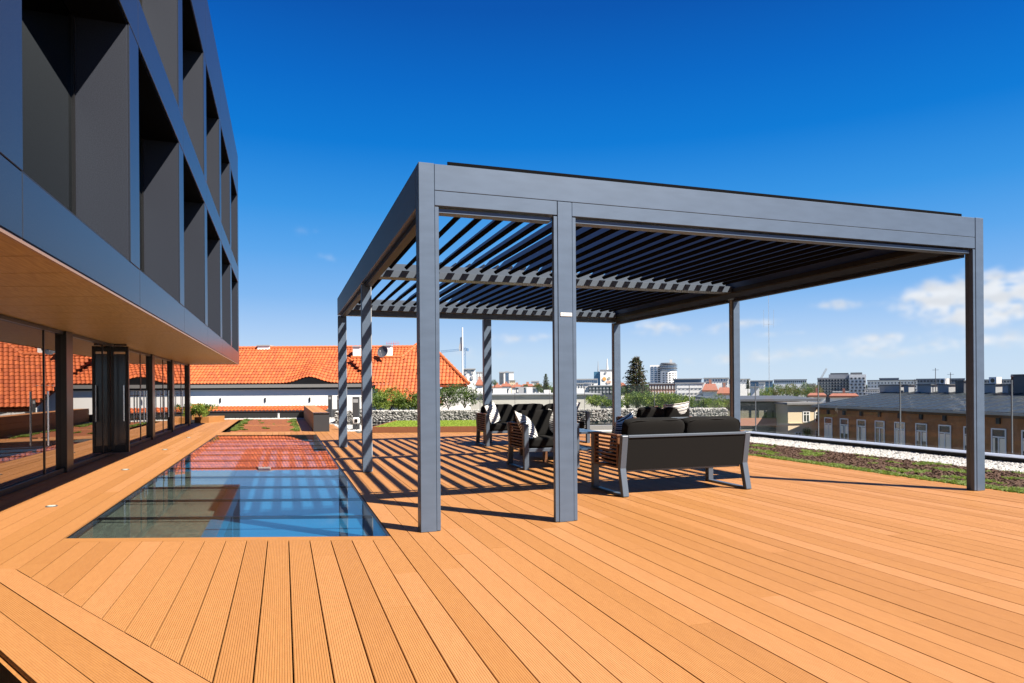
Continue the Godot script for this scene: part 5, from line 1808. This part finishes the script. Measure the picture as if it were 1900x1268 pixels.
	block("brown_roof_house", "brown building with planted roof at the right border", "building", 1876, 1930, 699, 70, 6, X.brick_dark, 6, 1, 712, X.dark_pane, 0.5)
	# red roofed houses near the horizon between the posts
	var reds := [[884, 896, 716, 706, 210, "small house with brown red roof left of the rear middle post"], [930, 948, 718, 713, 330, "red roofed house under the slim tower"], [950, 968, 720, 715, 300, "red roofed house right of the slim tower"], [968, 990, 718, 714, 280, "broad red roofed house left of the small conifer"], [990, 1006, 720, 716, 300, "red roofed house beneath the small conifer"], [915, 930, 720, 715, 310, "red roofed house right beside the rear middle post"],
		[1138, 1160, 718, 712, 200, "brown roofed house left of the dark spruce"], [1500, 1532, 737, 733, 120, "low house with orange red roof under the dark apartment block"], [1540, 1592, 738, 734, 118, "long orange red roof in front of the dark apartment block"]]
	for q in reds: gable("red_roof_house", q[5], q[0], q[1], q[2], q[3], q[4], w, X.red_roof)
	block("white_stores", "white store buildings left of the slim tower foot", "building", 905, 945, 722, 150, 10, w, 7, 1, 731, X.slate, 0.4)
	block("grey_shed", "grey shed left of the small conifer", "building", 957, 978, 720, 130, 8, X.grey_wall, 3, 1, 730, X.white, 0.4)
	block("white_stores", "white store building right of the grey shed", "building", 975, 1002, 721, 128, 8, w, 4, 1, 730, X.slate, 0.4)
	# small houses and stores that fill the view under the skyline
	for q in [[1143, 1152, 709, 230, 3, "tiny white house left of the rear corner post"], [1052, 1068, 710, 240, 4, "low white house behind the second post"], [1310, 1322, 709, 200, 4, "narrow white house behind the wide red roof"], [1340, 1350, 711, 190, 3, "narrow white house near the right rear post"], [1408, 1420, 711, 340, 4, "small pale house right of the white hut"], [1500, 1514, 714, 240, 4, "small white house left of the dark apartment block"], [1606, 1632, 724, 130, 6, "low white house in front of the white apartment block"], [1545, 1575, 729, 140, 6, "low white house below the dark apartment block"],
			[986, 1000, 709, 360, 4, "distant white house above the grey shed"], [945, 956, 707, 460, 3, "distant white house right of the slim tower"], [1796, 1815, 708, 360, 4, "distant pale house behind the right corner post"], [1084, 1098, 712, 200, 4, "white house before the long glazed building"]]:
		block("distant_house", q[5], "house", q[0], q[1], q[2], q[3], 8, w if int(q[0]) % 3 else X.cream, q[4], 2, q[2] + 9.0, X.slate, 0.35, true, "small houses under the skyline", 0.4)
	# trees
	conifer(1181, 664, 742, 62, 33, "tall dark brown spruce behind the rear corner post", true)
	conifer(1013, 694, 728, 110, 9, "small conifer left of the second post")
	conifer(1388, 704, 722, 160, 5, "narrow conifer touching the right rear post")
	var trees := [[918, 705, 716, 300, 2, "dark round tree right of the rear middle post"], [995, 710, 726, 140, 3, "olive tree left of the small conifer"], [1004, 712, 732, 120, 2, "dark tree left of the second post"], [1025, 712, 735, 115, 0, "green tree half behind the second post"], [975, 712, 722, 260, 2, "dark tree beside the red roofs"], [1150, 710, 740, 80, 2, "dark tree left of the spruce foot"], [1165, 728, 758, 58, 0, "green tree below the spruce"], [1200, 730, 760, 56, 0, "broad green tree right below the spruce"],
		[1224, 727, 762, 52, 1, "light green tree below the round tower"], [1252, 732, 764, 50, 1, "light green tree below the apartment house"], [1306, 733, 765, 50, 0, "green bush right of the apartment house"], [1328, 732, 766, 52, 0, "green hedge tree left of the right rear post"], [1346, 735, 766, 54, 3, "olive bush touching the right rear post"],
		[1418, 716, 742, 130, 0, "green tree right of the white hut"], [1440, 714, 742, 150, 3, "olive tree behind the lattice mast"], [1458, 711, 742, 160, 3, "brownish tree in the middle of the row"], [1478, 711, 742, 155, 3, "olive brown tree right of the mast"], [1498, 710, 742, 165, 2, "dark tree beside the dark apartment block"], [1512, 712, 742, 150, 3, "olive tree touching the dark apartment block"], [1402, 722, 744, 120, 2, "dark tree beneath the white hut"]]
	for q in trees: crown_tree("tree", q[0], q[1], q[2], q[3], q[4], q[5])
	# far wooded skyline
	m = Mb.new()
	var r := RandomNumberGenerator.new()
	r.seed = 6
	for k in 1500:
		var u := r.randf_range(-700, 1500)
		var z := r.randf_range(900, 1300)
		var s := r.randf_range(5, 12)
		m.leaf(S(u, z, GROUND), (Vector3(r.randfn() * 0.25, 1, r.randfn() * 0.25)).normalized(), S(1, 0).rotated(Vector3.UP, r.randf_range(-0.8, 0.8)), 10.0 + s, s * 2.2)
	tag(obj("distant_woods", m, X.leaf2), "far line of dark woods along the horizon", "", "", "stuff")
	# flag pole, cranes, lattice mast
	var fp := thing("flagpole", S(un(858, 90), 90, GROUND), "white flagpole with furled red and white flag", "flagpole")
	m = Mb.new()
	m.tube(S(un(858, 90), 90, GROUND), S(un(858.6, 90), 90, yn(608, 90, 858)), 0.16, 0.09, 8)
	obj("pole", m, X.white, fp)
	for q in [[X.red_cloth, 0.0], [X.white, 0.25]]:
		m = Mb.new()
		for k in 6:
			var y := 626.0 + k * 4.2
			var a := at(857.6 - q[1] * 6 + sin(k * 1.3) * 0.5, y, 90)
			m.slab([a, a + S(-0.16 - 0.03 * k, 0.06), a + S(-0.20 - 0.03 * k, 0.10, -0.31), a + S(-0.02, 0.03, -0.31)], S(0.02, 0.08))
		obj("flag_cloth", m, q[0], fp)
	var cr := thing("tower_crane", S(un(861.5, 300), 300, GROUND), "thin blue tower crane behind the flagpole", "crane")
	m = Mb.new()
	var cx := un(862.2, 300)
	lattice(m, S(cx, 300, GROUND), S(cx, 300, yn(644, 300, 862)), 0.45, 26)
	obj("mast", m, X.crane_blue, cr)
	m = Mb.new()
	lattice(m, S(un(818, 300), 300, yn(652.5, 300, 862)), S(un(869, 300), 300, yn(648, 300, 862)), 0.35, 12)
	m.box(S(un(868, 300), 300, yn(649.5, 300, 862)), Vector3(0.8, 1.2, 0.8))
	obj("jib", m, X.crane_blue, cr)
	var c2 := thing("mobile_crane", S(un(1526, 420), 420, GROUND), "thin grey crane jib slanting above the dark apartment block", "crane")
	m = Mb.new()
	m.tube(S(un(1523, 420), 420, GROUND), S(un(1524, 420), 420, yn(702, 420, 1524)), 0.5, 0.5, 6)
	obj("mast", m, X.grey_wall, c2)
	m = Mb.new()
	lattice(m, S(un(1524, 420), 420, yn(702, 420, 1524)), S(un(1534.5, 420), 420, yn(684, 420, 1530)), 0.35, 8)
	obj("jib", m, X.grey_wall, c2)
	var ms := thing("radio_mast", S(un(1427.5, 400), 400, GROUND), "very tall thin radio mast against the sky", "mast")
	m = Mb.new()
	lattice(m, S(un(1427.5, 400), 400, GROUND), S(un(1427.5, 400), 400, yn(600, 400, 1427)), 0.13, 60)
	obj("shaft", m, X.grey_wall, ms)
	m = Mb.new()
	lattice(m, S(un(1427.5, 400), 400, yn(600, 400, 1427)), S(un(1427.5, 400), 400, yn(500, 400, 1427)), 0.09, 20)
	m.box(S(un(1427.5, 400), 400, yn(602, 400, 1427)), Vector3(5, 0.14, 0.14), 0.0, Basis(Vector3.UP, -TURN))
	for k in [-1.0, 1.0]: m.tube(S(un(1427.5, 400) + 2.9 * k, 400, yn(608, 400, 1427)), S(un(1427.5, 400) + 2.9 * k, 400, yn(575, 400, 1427)), 0.07, 0.07, 5)
	obj("antenna_array", m, X.grey_wall, ms)

func lattice(m: Mb, a: Vector3, b: Vector3, w: float, n: int) -> void:
	var f := (b - a).normalized()
	var s := f.cross(Vector3.UP if absf(f.y) < 0.9 else S(0, 1)).normalized()
	var u := s.cross(f)
	var k := [s * w + u * w, -s * w + u * w, -s * w - u * w, s * w - u * w]
	for q in k: m.bar(a + q, b + q, w * 0.28, w * 0.28)
	for i in n:
		var p := a.lerp(b, float(i) / n)
		var e := a.lerp(b, float(i + 1) / n)
		for j in 4: m.bar(p + k[j], e + k[(j + 1) % 4], w * 0.18, w * 0.18)
